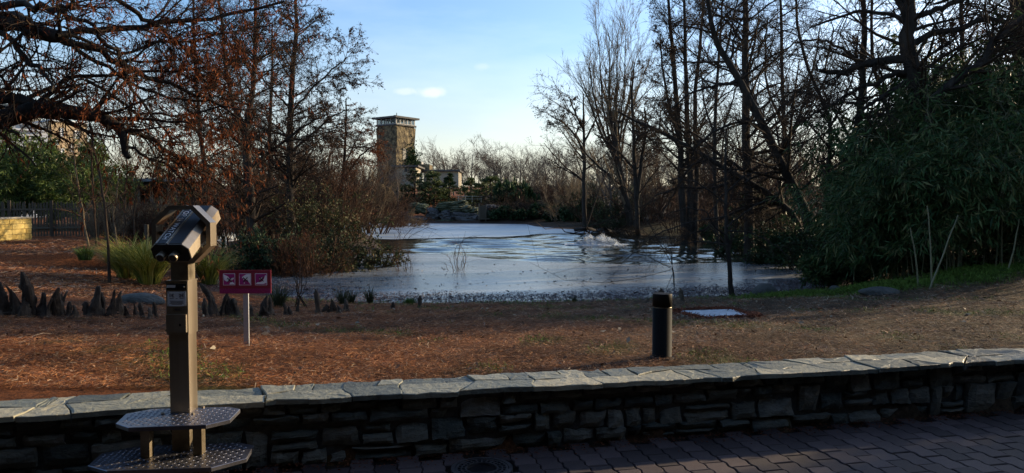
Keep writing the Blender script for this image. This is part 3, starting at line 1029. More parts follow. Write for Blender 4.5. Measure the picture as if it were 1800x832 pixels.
for x in (-.040, .030):
    mb = MB(); mb.lathe([(.016, .0), (.021, .002), (.024, .045), (.022, .05), (.019, .05)], 20, M=np.array([[1,0,0],[0,0,-1],[0,1,0]]), c=(x, -hl - .003, -.006)); ep = hobj(mb, "eyepiece", M['steel_dull'], smooth=True)
    mb = MB(); mb.lathe([(.0185, 0), (.0185, .002)], 20, M=np.array([[1,0,0],[0,0,-1],[0,1,0]]), c=(x, -hl - .052, -.006)); hobj(mb, "lens", M['glass_dark'], ep)
for x in (-.05, .05):
    mb = MB(); mb.lathe([(.034, 0), (.034, .004)], 20, M=np.array([[1,0,0],[0,0,1],[0,-1,0]]), c=(x, hl, 0)); hobj(mb, "objective_window", M['glass_dark'], head)

# ================================================================ SIGN
g = on_ground(433, 608)
Ys = g[1]
sg = empty("feeding_sign", (g[0], g[1], g[2]), "small dark red sign with three no-feeding pictograms on a grey post", "sign", rz=R(2))
ht = W(432, 475, Ys)[2] - g[2]
hb = W(432, 516, Ys)[2] - g[2]
sw = (477 - 387) / F_PX * Ys
mb = MB(); mb.box((0, .012, (hb + .03) / 2 - .02), (.045, .02, hb + .06 + .04)); mb.obj("post", M['greypost'], sg)
zc = (ht + hb) / 2
mb = MB(); mb.box((0, 0, zc), (sw, .008, ht - hb)); pl = mb.obj("panel", M['maroon'], sg)
mb = MB(); mb.box((0, -.0055, hb + .022), (sw - .004, .003, .040)); bd = mb.obj("lower_band", M['pink'], pl)
mb = MB()
for k in range(5):
    for i in range(26):
        x = -sw / 2 + .008 + i * (sw - .016) / 26
        z = hb + .007 + k * .0075 + .003 * math.sin(i * .9 + k * 1.3)
        mb.box((x, -.0074, z), (.013, .0012, .0016), M=np.array([[1, 0, 0], [0, 1, 0], [.3 * math.cos(i * .9 + k), 0, 1]]))
mb.obj("wave_print", M['maroon'], bd, kind="stuff")
def flat(poly, x0, z0, s, y, mat, name, parent):
    me_v = [(x0 + a * s, y, z0 + b * s) for a, b in poly]
    n = len(me_v)
    V = me_v + [(v[0], v[1] + .001, v[2]) for v in me_v]
    Fc = [list(range(n)), list(range(n, 2*n))[::-1]] + [[i, n + i, n + (i+1) % n, (i+1) % n] for i in range(n)]
    m = MB(); m.add(V, Fc)
    return m.obj(name, mat, parent)
P1 = [[(-.46,.44),(-.40,-.05),(-.22,-.16),(-.02,-.20),(.0,-.10),(.22,.10),(.34,.10),(.42,.16),(.40,.05),(.30,-.05),(.05,.05),(-.05,.22)], [(.02,-.42),(.10,-.25),(.28,-.20),(.40,-.30),(.46,-.42)]]
P2 = [[(.46,.44),(.10,.42),(-.18,.25),(-.28,.10),(-.10,.12),(-.16,-.06),(.02,.06),(.08,-.06),(.20,.0),(.30,-.2),(.44,-.42)], [(-.12,-.30),(-.06,-.24),(0,-.30),(-.06,-.38)]]
P3 = [[(-.46,-.38),(-.30,-.26),(-.05,-.24),(.12,-.16),(.26,.06),(.36,.34),(.46,.30),(.46,-.30),(.20,-.40)], [(-.18,.16),(.0,.10),(.16,.2),(.05,.0),(-.10,.0)]]
qs = .105
for k, (xo, ps) in enumerate(((-.34, P1), (0, P2), (.34, P3))):
    cx, cz = xo * .445 / .34 * sw / .48 * .333, zc + .022
    mb = MB(); mb.box((cx, -.0055, cz), (qs, .003, qs)); fr = mb.obj("pictogram_border", M['white'], pl)
    mb = MB(); mb.box((cx, -.0065, cz), (qs * .93, .003, qs * .93)); mb.obj("pictogram", M['magenta'], fr)
    for p in ps:
        flat(p, cx, cz, qs, -.0092, M['white'], "symbol", fr)
    cy_ = (-.02, .0, .02)[k]
    for a in (.85, -.75):
        l, w = .26, .035
        q = [(-l, -w), (l, -w), (l, w), (-l, w)]
        q = [(x * math.cos(a) - y * math.sin(a) + .04, x * math.sin(a) + y * math.cos(a) - .02 + cy_) for x, y in q]
        flat(q, cx, cz, qs, -.0106 - .0004 * (a > 0), M['black'], "cross_bar", fr)

# ================================================================ BOLLARD, SLAB, ROCKS
by = 6.02
bx = (1165.5 - 900) / F_PX * by
bz = gz(bx, by)
bt = W(1165, 516, by)[2] - bz
br = 34 / F_PX * by / 2
bo = empty("bollard_light", (bx, by, bz), "black cylindrical bollard lamp standing behind the low wall", "bollard")
mb = MB(); mb.lathe([(br * 1.25, -.04), (br * 1.25, .015), (br, .017), (br, bt - .115)], 36); mb.obj("shaft", M['black_paint'], bo, smooth=False)
mb = MB(); mb.lathe([(br * .97, bt - .115), (br * .97, bt - .108)], 36); mb.obj("light_gap", M['steel_dull'], bo)
mb = MB(); mb.lathe([(br, bt - .107), (br * 1.0, bt - .006), (br * .97, bt), (br * .5, bt + .002)], 36); mb.obj("cap", M['black_paint'], bo)
for o in bo.children:
    for p in o.data.polygons:
        p.use_smooth = abs(p.normal.z) < .5
cs = [on_ground(a, b) for a, b in ((1187, 549.5), (1287, 546.5), (1327, 560), (1237, 563.5))]
cc = np.mean(cs, 0)
sl = MB()
q = []
for i in range(4):
    a, b = cs[i], cs[(i + 1) % 4]
    for t in np.linspace(0, 1, 7, endpoint=False):
        q.append(a + (b - a) * t - cc + np.r_[rng.normal(0, .004, 2), 0])
q = np.array(q)[::-1]
k = len(q)
sl.add(np.concatenate([q + [0, 0, -.05], q + [0, 0, .022], q * [.985, .985, 1] + [0, 0, .028]]), [list(range(k))[::-1], [2*k+i for i in range(k)]] + [[r*k+i, r*k+(i+1) % k, (r+1)*k+(i+1) % k, (r+1)*k+i] for r in range(2) for i in range(k)])
so = sl.obj("access_cover", M['pale_slab'], loc=tuple(cc))
setp(so, "pale bluish concrete access cover lying flat in the lawn behind the bollard", "access cover")
def rock(px, py, wpx, hpx, label, seed, depth=.7, cat="rock", mat='rock', flat_=1.0, group=None, name="rock"):
    g = on_ground(px, py)
    s = wpx / F_PX * g[1]; h = hpx / F_PX * g[1]
    bm = bmesh.new()
    bmesh.ops.create_icosphere(bm, subdivisions=3, radius=.5)
    r = np.random.default_rng(seed); o = r.uniform(0, 50, 3)
    for v in bm.verts:
        n = mnoise.noise(v.co * 2.2 + Vector(o)) * .16 + mnoise.noise(v.co * 6 + Vector(o)) * .06
        v.co *= 1 + n
        v.co.x *= s; v.co.y *= s * depth; v.co.z = max(v.co.z, -.32) * h * 1.35 + .2 * h
    me = bpy.data.meshes.new(name); bm.to_mesh(me); bm.free(); me.materials.append(M[mat])
    o = mobj(name, me, loc=(g[0], g[1], g[2] + .05 * h))
    o.rotation_euler = (0, 0, r.uniform(-.3, .3))
    return setp(o, label, cat, group)
rock(1345, 521, 48, 24, "rounded dark grey boulder at the water edge right of the thin sapling", 1)
rock(248, 533, 88, 20, "long flat grey stone lying among the cypress knees behind the viewer", 2, .5)
rock(1546, 518, 74, 15, "low flat grey stone half hidden under the bamboo", 3, .6)
rock(1468, 513, 22, 12, "small dark stone at the left foot of the bamboo", 4, .8)
rock(968, 408, 30, 5, "low dark stone islet sticking out of the ice near the fountain", 5, .8)
rock(395, 470, 26, 12, "pale stone beside the ornamental grass behind the sign", 6, .8)

# ================================================================ CYPRESS KNEES
def knee_mesh(h, w, seed, peaks=1):
    r = np.random.default_rng(seed)
    K, n = 13, 12
    V, Fc = [], []
    lean = r.normal(0, .17, 2)
    ph = r.uniform(0, 6.28, 3)
    for k in range(K):
        t = k / (K - 1)
        rad = w / 2 * (.42 + .42 * (1 - t) ** 1.6 + .16 * math.sin(t * 5 + ph[2])) * (1 - max(0, t - .72) ** 1.5 * 4.2) * (1 + .5 * max(0, .2 - t) * 3)
        for i in range(n):
            a = i * 2 * math.pi / n
            fl = 1 + .22 * math.sin(3 * a + ph[0] + t) * (1 - .5 * t) + .17 * math.sin(5 * a + ph[1] + t * 2)
            rr = max(rad, .004) * fl * (1 + r.normal(0, .13)) + .003
            V.append((rr * math.cos(a) + lean[0] * h * t * t + .05 * w * math.sin(t * 7 + ph[2]), rr * math.sin(a) + lean[1] * h * t, h * (t if t < 1 else 1.0) + (0 if k else -.08)))
    for k in range(K - 1):
        for i in range(n):
            j = (i + 1) % n
            Fc.append([k*n+i, k*n+j, (k+1)*n+j, (k+1)*n+i])
    Fc.append([(K-1)*n+i for i in range(n)])
    m = MB(); m.add(V, Fc)
    return m.mesh("cypress_knee", M['knee'], True)
knees = [ # px, base py, height px, width px, label
 (58,557,82,24,"tallest slender cypress knee at the left edge group, bent near its tip"),
 (95,558,55,24,"broad pointed cypress knee just right of the tallest one"),
 (168,559,58,30,"wide-footed pale cypress knee with a sharp tip standing by itself"),
 (8,557,62,18,None),(22,557,50,16,None),(35,558,58,16,None),(45,558,48,22,None),(75,558,45,24,None),(84,559,36,14,None),
 (103,558,47,12,None),(110,557,42,12,None),(131,560,26,14,None),(150,559,30,14,None),(182,559,46,12,None),(196,559,50,16,None),(208,558,48,18,None),
 (224,559,24,10,None),(240,558,26,10,None),(250,560,30,14,None),(262,561,20,12,None),(272,556,24,9,None),(275,559,30,8,None),(120,559,30,12,None),(0,557,44,16,None),
 (380,556,58,18,"slim twin cypress knee directly behind the viewer post, left of the sign"),
 (372,556,40,16,None),(391,556,42,12,None),(362,557,34,12,None),(402,556,40,22,"knobbly dark cypress knee close to the left of the sign post"),(416,557,34,18,None),
 (440,556,26,12,None),(462,557,38,16,None),(474,557,36,15,None),(468,558,22,16,None),
 (503,556,24,12,None),(511,556,18,10,None),(523,549,26,8,None),
 (560,553,46,13,"upright dark cypress knee on the bank right of the sign"),
 (573,551,18,12,None),(581,551,20,8,None),(588,550,28,9,None),(598,551,16,10,None),(608,547,22,10,None),(612,548,14,10,None),
 (690,543,14,8,None),(737,540,22,8,"single small dark cypress knee between the two bare reed clumps"),
 (1137,533,10,7,None),(1160,528,22,14,"small dark cypress knee just behind the bollard top"),(1199,531,26,10,"dark stubby cypress knee right of the bollard"),
]
for k, (px, py, hp, wp, lbl) in enumerate(knees):
    g = on_ground(px, py)
    s = g[1] / F_PX
    o = mobj("cypress_knee", knee_mesh(hp * s, wp * s * 1.05, 300 + k), loc=(g[0], g[1], g[2] - .01))
    o.rotation_euler = (0, 0, rnd.uniform(0, 6))
    setp(o, lbl or "dark woody cypress knee sticking up out of the rust-coloured needle litter", "cypress knee", "cypress knees along the pond bank")
# ================================================================ TREES
def grow(rng, P, Rr, n, t0, t1, ang, ln, K, wander=.12, grav=0.0, rr=.6, rmin=.003, lenabs=None, tip=.35, angvar=.2, flat_=1.0, tpow=1.0, lvar=.35, rmax=9):
    """children of the branches P (N,K0,3): n per branch; ln(t) child length as share of its parent's length"""
    N, K0, _ = P.shape
    nn = np.full(N, n) if np.isscalar(n) else np.asarray(n)
    idx = np.repeat(np.arange(N), nn)
    m = len(idx)
    if m == 0:
        return np.zeros((0, K, 3)), np.zeros((0, K))
    t = t0 + (t1 - t0) * rng.uniform(0, 1, m) ** tpow
    u = t * (K0 - 1)
    s = np.minimum(u.astype(int), K0 - 2)
    f = (u - s)[:, None]
    base = P[idx, s] * (1 - f) + P[idx, s + 1] * f
    tan = nrm(P[idx, s + 1] - P[idx, s])
    rb = Rr[idx, s] * (1 - f[:, 0]) + Rr[idx, s + 1] * f[:, 0]
    plen = np.linalg.norm(np.diff(P, axis=1), axis=2).sum(1)[idx]
    L0 = (lenabs(t) if lenabs is not None else plen * ln(t)) * rng.uniform(1 - lvar, 1 + lvar, m)
    perp = nrm(np.cross(tan, rng.normal(size=(m, 3))))
    a = (ang + rng.normal(0, angvar, m))[:, None]
    d = tan * np.cos(a) + perp * np.sin(a)
    d[:, 2] *= flat_
    d = nrm(d)
    Q = np.zeros((m, K, 3))
    Q[:, 0] = base
    step = (L0 / (K - 1))[:, None]
    for k in range(1, K):
        Q[:, k] = Q[:, k - 1] + d * step
        d = d + rng.normal(0, wander, (m, 3))
        d[:, 2] += grav
        d = nrm(d)
    r0 = np.clip(rb * rr * rng.uniform(.7, 1.1, m), rmin, rmax)
    Rq = np.maximum(r0[:, None] * np.linspace(1, tip, K)[None], rmin * .6)
    return Q, Rq
def tube_obj(name, sets, mat, parent=None, kind=None, smooth=True):
    Vs, Fs, off = [], [], 0
    for P, Rr, n in sets:
        if len(P) == 0: continue
        V, Fq = tubes(P, Rr, n)
        Vs.append(V); Fs.append(Fq + off); off += len(V)
    if not Vs: return None
    return mobj(name, rawmesh(name, np.concatenate(Vs), Fs, mat, smooth), parent, kind=kind)
def leaf_obj(name, P, D, Ln, Wd, mat, parent, rng, fold=.25):
    V, Fq = leaves(P, D, Ln, Wd, rng, fold)
    return mobj(name, rawmesh(name, V, [Fq], mat, False), parent, kind="stuff")
def along(P, rng, per):
    """random points and tangents along branches"""
    N, K, _ = P.shape
    m = int(N * per)
    i = rng.integers(0, N, m)
    u = rng.uniform(.2, 1, m) * (K - 1)
    s = np.minimum(u.astype(int), K - 2)
    f = (u - s)[:, None]
    return P[i, s] * (1 - f) + P[i, s + 1] * f, nrm(P[i, s + 1] - P[i, s])
TRI = [0]
def tree(name, label, group, stems, levels, seed, bark='bark', twig='twig', leaf=None, cat="tree", wob=.02, K=14, sides=9, base_flare=1.25, each=False):
    """stems: [(points, r0, r1)] world coordinates; levels: dicts for grow(); leaf: dict(per, len, wid, mat, droop)"""
    rg = np.random.default_rng(seed)
    b = np.array(stems[0][0][0], float)
    e = empty(name, b, label, cat, group)
    P = np.stack([resample(np.array(p, float) - b, K, wob, rg) for p, r0, r1 in stems])
    Rr = np.stack([np.linspace(1, 0, K) ** .8 * (r0 - r1) + r1 for p, r0, r1 in stems])
    Rr[0, 0] *= base_flare
    tube_obj("trunk", [(P, Rr, sides)], M[bark], e)
    sets, cur = [], [(P, Rr)]
    last = None
    for li, lv in enumerate(levels):
        lv = dict(lv)
        nsides = lv.pop("sides", 5 if li == 0 else 3)
        both = lv.pop("both", False)
        kw = {k: v for k, v in lv.items()}
        nxt = []
        for (p, r) in cur:
            if li == 0:
                ln_ = np.linalg.norm(np.diff(p, axis=1), axis=2).sum(1)
                kw['n'] = np.maximum(3, np.round(lv['n'] * np.minimum(1, ln_ / ln_[0] * 1.15)).astype(int)) if not each else lv['n']
            nxt.append(grow(rg, p, r, **kw))
        Pn = np.concatenate([a for a, _ in nxt]); Rn = np.concatenate([a for _, a in nxt])
        sets.append((Pn, Rn, nsides))
        last = Pn
        cur = [(Pn, Rn)]
        if both: cur = cur + [(P, Rr)] if P.shape[1] == Pn.shape[1] else cur
    tube_obj("crown", sets, M[twig], e)
    if leaf:
        pos, tan = along(last, rg, leaf['per'])
        d = tan * leaf.get('along', .3) + np.array([0, 0, -1]) * leaf.get('droop', .8) + rg.normal(0, leaf.get('rnd', .4), pos.shape)
        n = len(pos)
        leaf_obj(leaf.get('name', 'foliage'), pos, d, leaf['len'] * rg.uniform(.6, 1.3, n), leaf['wid'] * rg.uniform(.7, 1.2, n), M[leaf['mat']], e, rg)
    return e
def stem_px(pts, Y, w0, w1):
    """stem through pixels at distance Y, widths in pixels"""
    s = Y / F_PX / 2
    return ([W(p[0], p[1], Y) for p in pts], w0 * s, w1 * s)

# ---- level recipes
def alder(n1=30, n2=11, n3=9, l1=.30, ang=1.0, grav=.05, K3=3):
    return [dict(n=n1, t0=.22, t1=1.0, ang=ang, ln=lambda t: l1 * (1.15 - .75 * t), K=7, wander=.09, grav=grav, rr=.42, rmin=.010, tip=.25, sides=4),
            dict(n=n2, t0=.2, t1=1.0, ang=.75, ln=lambda t: .36 * (1.1 - .5 * t), K=5, wander=.13, grav=.02, rr=.55, rmin=.006, tip=.4),
            dict(n=n3, t0=.15, t1=1.0, ang=.7, ln=lambda t: .42, K=K3, wander=.16, grav=.0, rr=.6, rmin=.0045, tip=.5)]

T_left, T_right = "bare trees on the left of the pond", "bare trees along the right bank"
# ---------- overhanging swamp cypress, trunk outside the picture on the left
def limb(pts, Y0, Y1, w0, w1):
    n = len(pts)
    return ([W(p[0], p[1], Y0 + (Y1 - Y0) * i / (n - 1)) for i, p in enumerate(pts)], w0 * Y0 / F_PX / 2, w1 * Y1 / F_PX / 2)
tb = np.array([-7.6, 7.2, gz(-7.6, 7.2)])
cyp = [([tb, tb + [.1, 0, 1.2], tb + [.0, .1, 2.6], tb + [-.1, 0, 4.5], tb + [.2, .1, 7.0], tb + [0, 0, 10.0]], .42, .14),
       limb([(-470,250),(-200,215),(-60,222),(20,208),(72,193),(120,194),(168,204),(192,215),(211,234),(217,260),(224,280)], 7.2, 7.0, 40, 7),
       limb([(-420,190),(-150,160),(0,176),(36,178),(72,188)], 7.3, 7.15, 24, 17),
       limb([(60,186),(75,175),(103,150),(128,136),(219,134),(300,128),(360,118)], 7.1, 7.6, 10, 2.5),
       limb([(205,228),(240,234),(264,241),(300,268),(345,300),(395,330)], 7.0, 7.6, 11, 3),
       limb([(-440,60),(-160,30),(0,41),(31,40),(62,53),(103,66)], 7.4, 7.0, 40, 22),
       limb([(95,63),(140,52),(203,47),(266,42),(328,37),(400,25),(500,4)], 7.0, 8.2, 14, 4),
       limb([(98,64),(140,81),(188,97),(225,119),(260,140),(310,150),(365,175),(420,210)], 7.0, 7.8, 14, 3),
       limb([(-300,10),(0,14),(47,9),(78,14),(103,19),(134,34),(166,44)], 7.3, 6.8, 14, 6),
       limb([(90,18),(120,10),(140,-10)], 7.0, 6.9, 9, 6),
       limb([(172,50),(188,81),(212,106),(225,134),(237,162),(259,194),(290,235),(320,262)], 7.0, 7.4, 8, 2.5),
       limb([(-120,20),(0,59),(37,91),(69,119),(84,137),(96,160)], 7.2, 6.7, 12, 4),
       limb([(37,91),(38,110),(20,122),(-10,128)], 7.0, 6.9, 6, 3),
       limb([(130,83),(170,110),(210,128),(265,160),(330,178),(400,182)], 7.0, 7.8, 8, 2.5),
       limb([(200,-20),(240,30),(262,42),(285,60),(330,95),(360,140),(380,190)], 7.2, 8.0, 9, 3),
       limb([(150,140),(185,160),(222,185),(262,203),(330,196),(420,190),(470,200)], 7.1, 8.0, 6, 2),
       limb([(215,250),(250,275),(290,290),(330,330),(350,352)], 7.1, 7.5, 6, 2.5),
       limb([(100,62),(140,68),(190,90),(240,88),(290,70),(350,72),(420,52),(480,45)], 6.9, 8.2, 7, 2)]
cyp_lv = [dict(n=13, t0=.22, t1=1.0, ang=.75, ln=lambda t: .0, lenabs=lambda t: .75 * (1.1 - .35 * t), K=7, wander=.17, grav=-.015, rr=.42, rmin=.0045, tip=.35, sides=4, rmax=.02),
          dict(n=8, t0=.12, t1=1.0, ang=.75, ln=lambda t: .40, K=5, wander=.2, grav=-.05, rr=.55, rmin=.0028, tip=.5),
          dict(n=2, t0=.2, t1=1.0, ang=.7, ln=lambda t: .5, K=4, wander=.2, grav=-.1, rr=.6, rmin=.0018, tip=.6)]
ct = tree("swamp_cypress", "big swamp cypress whose thick dark limbs reach in from the left edge with russet needles", None, cyp, cyp_lv, 11, leaf=dict(per=1.5, len=.055, wid=.013, mat='russet', droop=1.0, rnd=.45, name='foliage'), wob=.018, K=14, base_flare=1.5, each=True)
# extra russet sprays hanging in clumps
rg = np.random.default_rng(77)
ctr = []
for px, py, Y, sx, sz, n in [(345,85,7.8,.24,.16,500),(310,75,7.6,.15,.15,330),(400,80,8.,.15,.12,220),(360,120,7.8,.22,.16,420),(385,150,7.9,.13,.14,220),(370,20,7.7,.1,.08,110),(450,40,8.2,.15,.15,150),(425,110,8.,.18,.14,150),
                             (300,120,7.5,.14,.12,200),(280,100,7.3,.14,.12,160),(330,200,7.6,.16,.12,120),(360,270,7.6,.22,.16,330),(330,300,7.6,.18,.12,230),(300,310,7.5,.18,.12,150),(400,250,7.8,.16,.2,160),(270,240,7.2,.15,.12,120),
                             (365,305,7.7,.13,.13,220),(130,185,7.1,.2,.05,130),(180,190,7.,.2,.06,120),(85,20,7.,.2,.06,110),(190,40,7.,.06,.05,60),(165,75,7.1,.2,.14,90),(130,120,7.1,.2,.14,90),(240,190,7.1,.22,.12,120),(200,160,7.1,.18,.14,90),(258,285,7.3,.14,.1,120)]:
    c = W(px, py, Y)
    k = max(4, n // 13)
    cl = rg.normal(0, 1, (k, 3)) * [sx, .25, sz] + c
    ctr.append(cl)
cl = np.concatenate(ctr) - np.array(ct.location)
k = len(cl)
Q = np.zeros((k, 6, 3)); Q[:, 0] = cl + rg.normal(0, .05, (k, 3)) + [0, 0, .10]
d = nrm(rg.normal(0, .8, (k, 3)) + [0, 0, -.5])
for j in range(1, 6):
    Q[:, j] = Q[:, j-1] + d * rg.uniform(.04, .075, k)[:, None]
    d = nrm(d + rg.normal(0, .2, d.shape) + [0, 0, -.22])
tube_obj("spray_twigs", [(Q, np.linspace(.004, .0018, 6)[None].repeat(k, 0), 3)], M['twig'], ct, kind="stuff")
pos, tan = along(Q, rg, 17)
leaf_obj("hanging_needles", pos + rg.normal(0, .008, pos.shape), tan * .5 + rg.normal(0, .55, pos.shape) + [0, 0, -.7], rg.uniform(.035, .08, len(pos)), rg.uniform(.009, .016, len(pos)), M['russet'], ct, rg)

# ---------- left group
cone_leaf = lambda per, mat='cone', ln=.05, wd=.03: dict(per=per, len=ln, wid=wd, mat=mat, droop=.8, rnd=.5)
tree("forked_tree", "dark forked bare tree rising from the island behind the viewer", T_left,
     [stem_px([(450,452),(444,400),(440,350),(433,250),(429,222)], 24, 19, 13), stem_px([(430,235),(428,222),(410,180),(397,120),(390,60),(385,-30),(382,-120)], 24, 9, 3),
      stem_px([(430,232),(438,195),(447,130),(449,70),(450,-20),(452,-130)], 24, 10, 4), stem_px([(436,300),(480,262),(530,225),(575,200)], 24, 7, 2), stem_px([(433,260),(400,235),(350,215),(320,205)], 24, 6, 2),
      stem_px([(440,330),(400,300),(350,290),(310,292)], 24, 5, 2)],
     alder(38, 11, 8, .34, 1.0, .03), 31, leaf=cone_leaf(.7))
tree("conical_tree", "tall bare conical tree with cone-laden upswept branches left of the tower", T_left,
     [stem_px([(514,452),(511,380),(509,300),(512,180),(517,90),(520,20),(521,-70)], 29, 15, 3),
      stem_px([(511,200),(545,160),(590,118),(612,100)], 29, 4, 1.5), stem_px([(510,190),(480,160),(445,120),(420,100)], 29, 4, 1.5), stem_px([(510,270),(550,235),(585,205),(610,192)], 29, 5, 1.5)],
     [dict(n=52, t0=.22, t1=1.0, ang=.95, ln=lambda t: .0, lenabs=lambda t: 2.2 * (1.2 - .72 * t), K=7, wander=.06, grav=.03, rr=.38, rmin=.011, tip=.25, sides=4),
      dict(n=12, t0=.12, t1=1, ang=.7, ln=lambda t: .34 * (1.15 - .6 * t), K=5, wander=.12, grav=-.01, rr=.5, rmin=.007, flat_=.6),
      dict(n=9, t0=.1, t1=1, ang=.7, ln=lambda t: .42, K=3, wander=.15, grav=-.05, rr=.6, rmin=.005)], 32, leaf=cone_leaf(1.5, 'cone', .07, .04), twig='twig')
tree("larch", "smaller brown bare larch with layered branches reaching toward the tower", T_left,
     [stem_px([(596,420),(600,340),(606,260),(608,175)], 40, 9, 2), stem_px([(602,320),(625,285),(648,262),(662,255)], 40, 4, 1.5), stem_px([(602,300),(625,250),(640,222)], 40, 3, 1.2)],
     [dict(n=40, t0=.1, t1=1, ang=1.35, ln=lambda t: 0, lenabs=lambda t: 2.3 * (1.1 - .8 * t), K=7, wander=.05, grav=.02, rr=.35, rmin=.014, sides=4),
      dict(n=11, t0=.15, t1=1, ang=.8, ln=lambda t: .32, K=4, wander=.12, grav=0, rr=.5, rmin=.009, flat_=.4),
      dict(n=6, t0=.1, t1=1, ang=.7, ln=lambda t: .42, K=3, wander=.15, grav=-.06, rr=.6, rmin=.007)], 33, twig='twig_red', leaf=cone_leaf(1.0, 'russet', .08, .04))
tree("larch", "brown bare larch with a bushy crown between the forked and the conical tree", T_left,
     [stem_px([(478,430),(476,330),(474,240),(478,130),(480,40)], 37, 10, 2)],
     [dict(n=64, t0=.12, t1=1, ang=1.25, ln=lambda t: 0, lenabs=lambda t: 3.0 * (1.1 - .7 * t), K=7, wander=.06, grav=.02, rr=.35, rmin=.014, sides=4),
      dict(n=11, t0=.15, t1=1, ang=.8, ln=lambda t: .32, K=4, wander=.12, grav=0, rr=.5, rmin=.009, flat_=.5),
      dict(n=6, t0=.1, t1=1, ang=.7, ln=lambda t: .42, K=3, wander=.15, grav=-.06, rr=.6, rmin=.007)], 34, twig='twig', leaf=cone_leaf(.9, 'cone', .08, .04))
tree("bare_tree", "slim bare tree behind the viewer head whose crown is lost in russet sprays", T_left,
     [stem_px([(362,420),(360,330),(352,230),(345,130),(340,20),(338,-80)], 31, 9, 2), stem_px([(355,250),(330,190),(310,120),(300,50)], 31, 4, 1.5)],
     alder(45, 12, 11, .27, .95, .03, K3=2), 35, leaf=cone_leaf(.5))
# thin saplings left of the viewer
for k, (pts, Y, w, lb) in enumerate([
    ([(192,462),(188,400),(180,330),(165,262),(158,215),(150,150)], 17, 5, "tall thin sapling with a kinked stem left of the viewer"),
    ([(156,430),(148,390),(140,345),(133,300),(128,250)], 24, 4, "pale leaning sapling in front of the picket fence"),
    ([(170,425),(166,380),(163,320),(160,250),(156,190)], 24, 4, "straight thin sapling right of the pale leaning one"),
    ([(214,422),(220,370),(222,320),(224,270)], 22, 3, "slender upright shoot beside the fence near the ornamental grass"),
    ([(240,425),(236,390),(238,350),(250,310),(262,290)], 22, 3, "thin twiggy sapling nearest to the viewer head"),
    ([(205,425),(200,380),(205,345),(212,300)], 26, 3, "pale thin stem standing close to the fence pickets")]):
    g0 = on_ground(*pts[0])
    st = stem_px(pts, Y, w, 1.5)
    st[0][0] = np.array([st[0][0][0], Y, gz(st[0][0][0], Y) - .05])
    tree("sapling", lb, "saplings beside the picket fence", [st],
         [dict(n=16, t0=.25, t1=1, ang=.8, ln=lambda t: .26 * (1.1 - .4 * t), K=6, wander=.12, grav=.04, rr=.5, rmin=.005, sides=4),
          dict(n=8, t0=.1, t1=1, ang=.7, ln=lambda t: .36, K=4, wander=.15, grav=0, rr=.6, rmin=.0035)], 40 + k, bark='twig_tan' if k in (1, 5) else 'bark_warm', twig='twig_red', wob=.015)

# ---------- right bank
def r_stem(pts, Y, w0, w1):
    st = stem_px(pts, Y, w0, w1)
    p = st[0][0]
    st[0][0] = np.array([p[0], p[1], gz(p[0], p[1]) - .1])
    return st
tree("bare_tree", "slender bare tree standing apart at the left end of the right bank", T_right,
     [r_stem([(1028,394),(1027,330),(1027,250),(1025,165)], 60, 9, 2), stem_px([(1027,290),(1022,260),(1005,230),(985,212),(968,205)], 60, 5, 1.5), stem_px([(1027,250),(1045,215),(1060,180)], 60, 4, 1.5), stem_px([(1026,230),(1010,195),(1000,170)], 60, 4, 1.5)],
     [dict(n=16, t0=.35, t1=1, ang=.8, ln=lambda t: .34, K=6, wander=.1, grav=.02, rr=.5, rmin=.018, sides=4),
      dict(n=9, t0=.3, t1=1, ang=.75, ln=lambda t: .36, K=4, wander=.15, grav=0, rr=.55, rmin=.011),
      dict(n=8, t0=.2, t1=1, ang=.8, ln=lambda t: .4, K=3, wander=.2, grav=0, rr=.6, rmin=.008)], 51, leaf=cone_leaf(1.2, 'cone', .12, .07))
tree("fastigiate_tree", "narrow upright bare tree with pale brush-like tips above the fountain", T_right,
     [r_stem([(1112,404),(1104,370),(1092,310),(1078,240),(1070,190)], 56, 15, 6)] +
     [stem_px([(1090,300),(1075 + dx * .5, 230),(1072 + dx, 170),(1070 + dx * 1.25, ty)], 56, 5, 1) for dx, ty in ((-40,150),(-28,110),(-14,75),(0,62),(12,58),(24,68),(34,100),(46,140))] +
     [stem_px([(1096,330),(1060,300),(1030,270),(1010,235)], 56, 5, 1.5)],
     [dict(n=14, t0=.2, t1=1, ang=.35, ln=lambda t: .36, K=6, wander=.05, grav=.06, rr=.5, rmin=.014, sides=4, angvar=.12),
      dict(n=9, t0=.2, t1=1, ang=.4, ln=lambda t: .34, K=4, wander=.08, grav=.08, rr=.55, rmin=.009),
      dict(n=5, t0=.2, t1=1, ang=.5, ln=lambda t: .4, K=3, wander=.1, grav=.06, rr=.6, rmin=.007)], 52, twig='twig_tan')
tree("bare_tree", "medium bare tree with twin stems right of the brush-like tree", T_right,
     [r_stem([(1122,408),(1118,340),(1114,250),(1112,170),(1115,110)], 50, 9, 2), stem_px([(1120,350),(1128,280),(1135,230),(1133,190)], 50, 8, 2), stem_px([(1117,300),(1090,270),(1060,245),(1045,235)], 50, 5, 2)],
     alder(31, 11, 9, .30, .95, .02, K3=2), 53, leaf=cone_leaf(.8, 'cone', .1, .06))
tree("alder_tree", "tall multi-stemmed alder with a high dense crown of cones right of the open sky", T_right,
     [r_stem([(1205,415),(1198,330),(1196,250),(1186,130),(1178,40),(1172,-60)], 42, 13, 3), r_stem([(1214,416),(1212,300),(1207,180),(1205,80),(1200,-40)], 42, 12, 3),
      r_stem([(1222,417),(1224,300),(1222,180),(1232,70),(1240,-40)], 42, 10, 3), stem_px([(1198,260),(1180,200),(1165,120),(1160,60)], 42, 6, 2)],
     alder(33, 11, 10, .24, .85, .05, K3=2), 54, leaf=cone_leaf(1.3, 'cone', .085, .05))
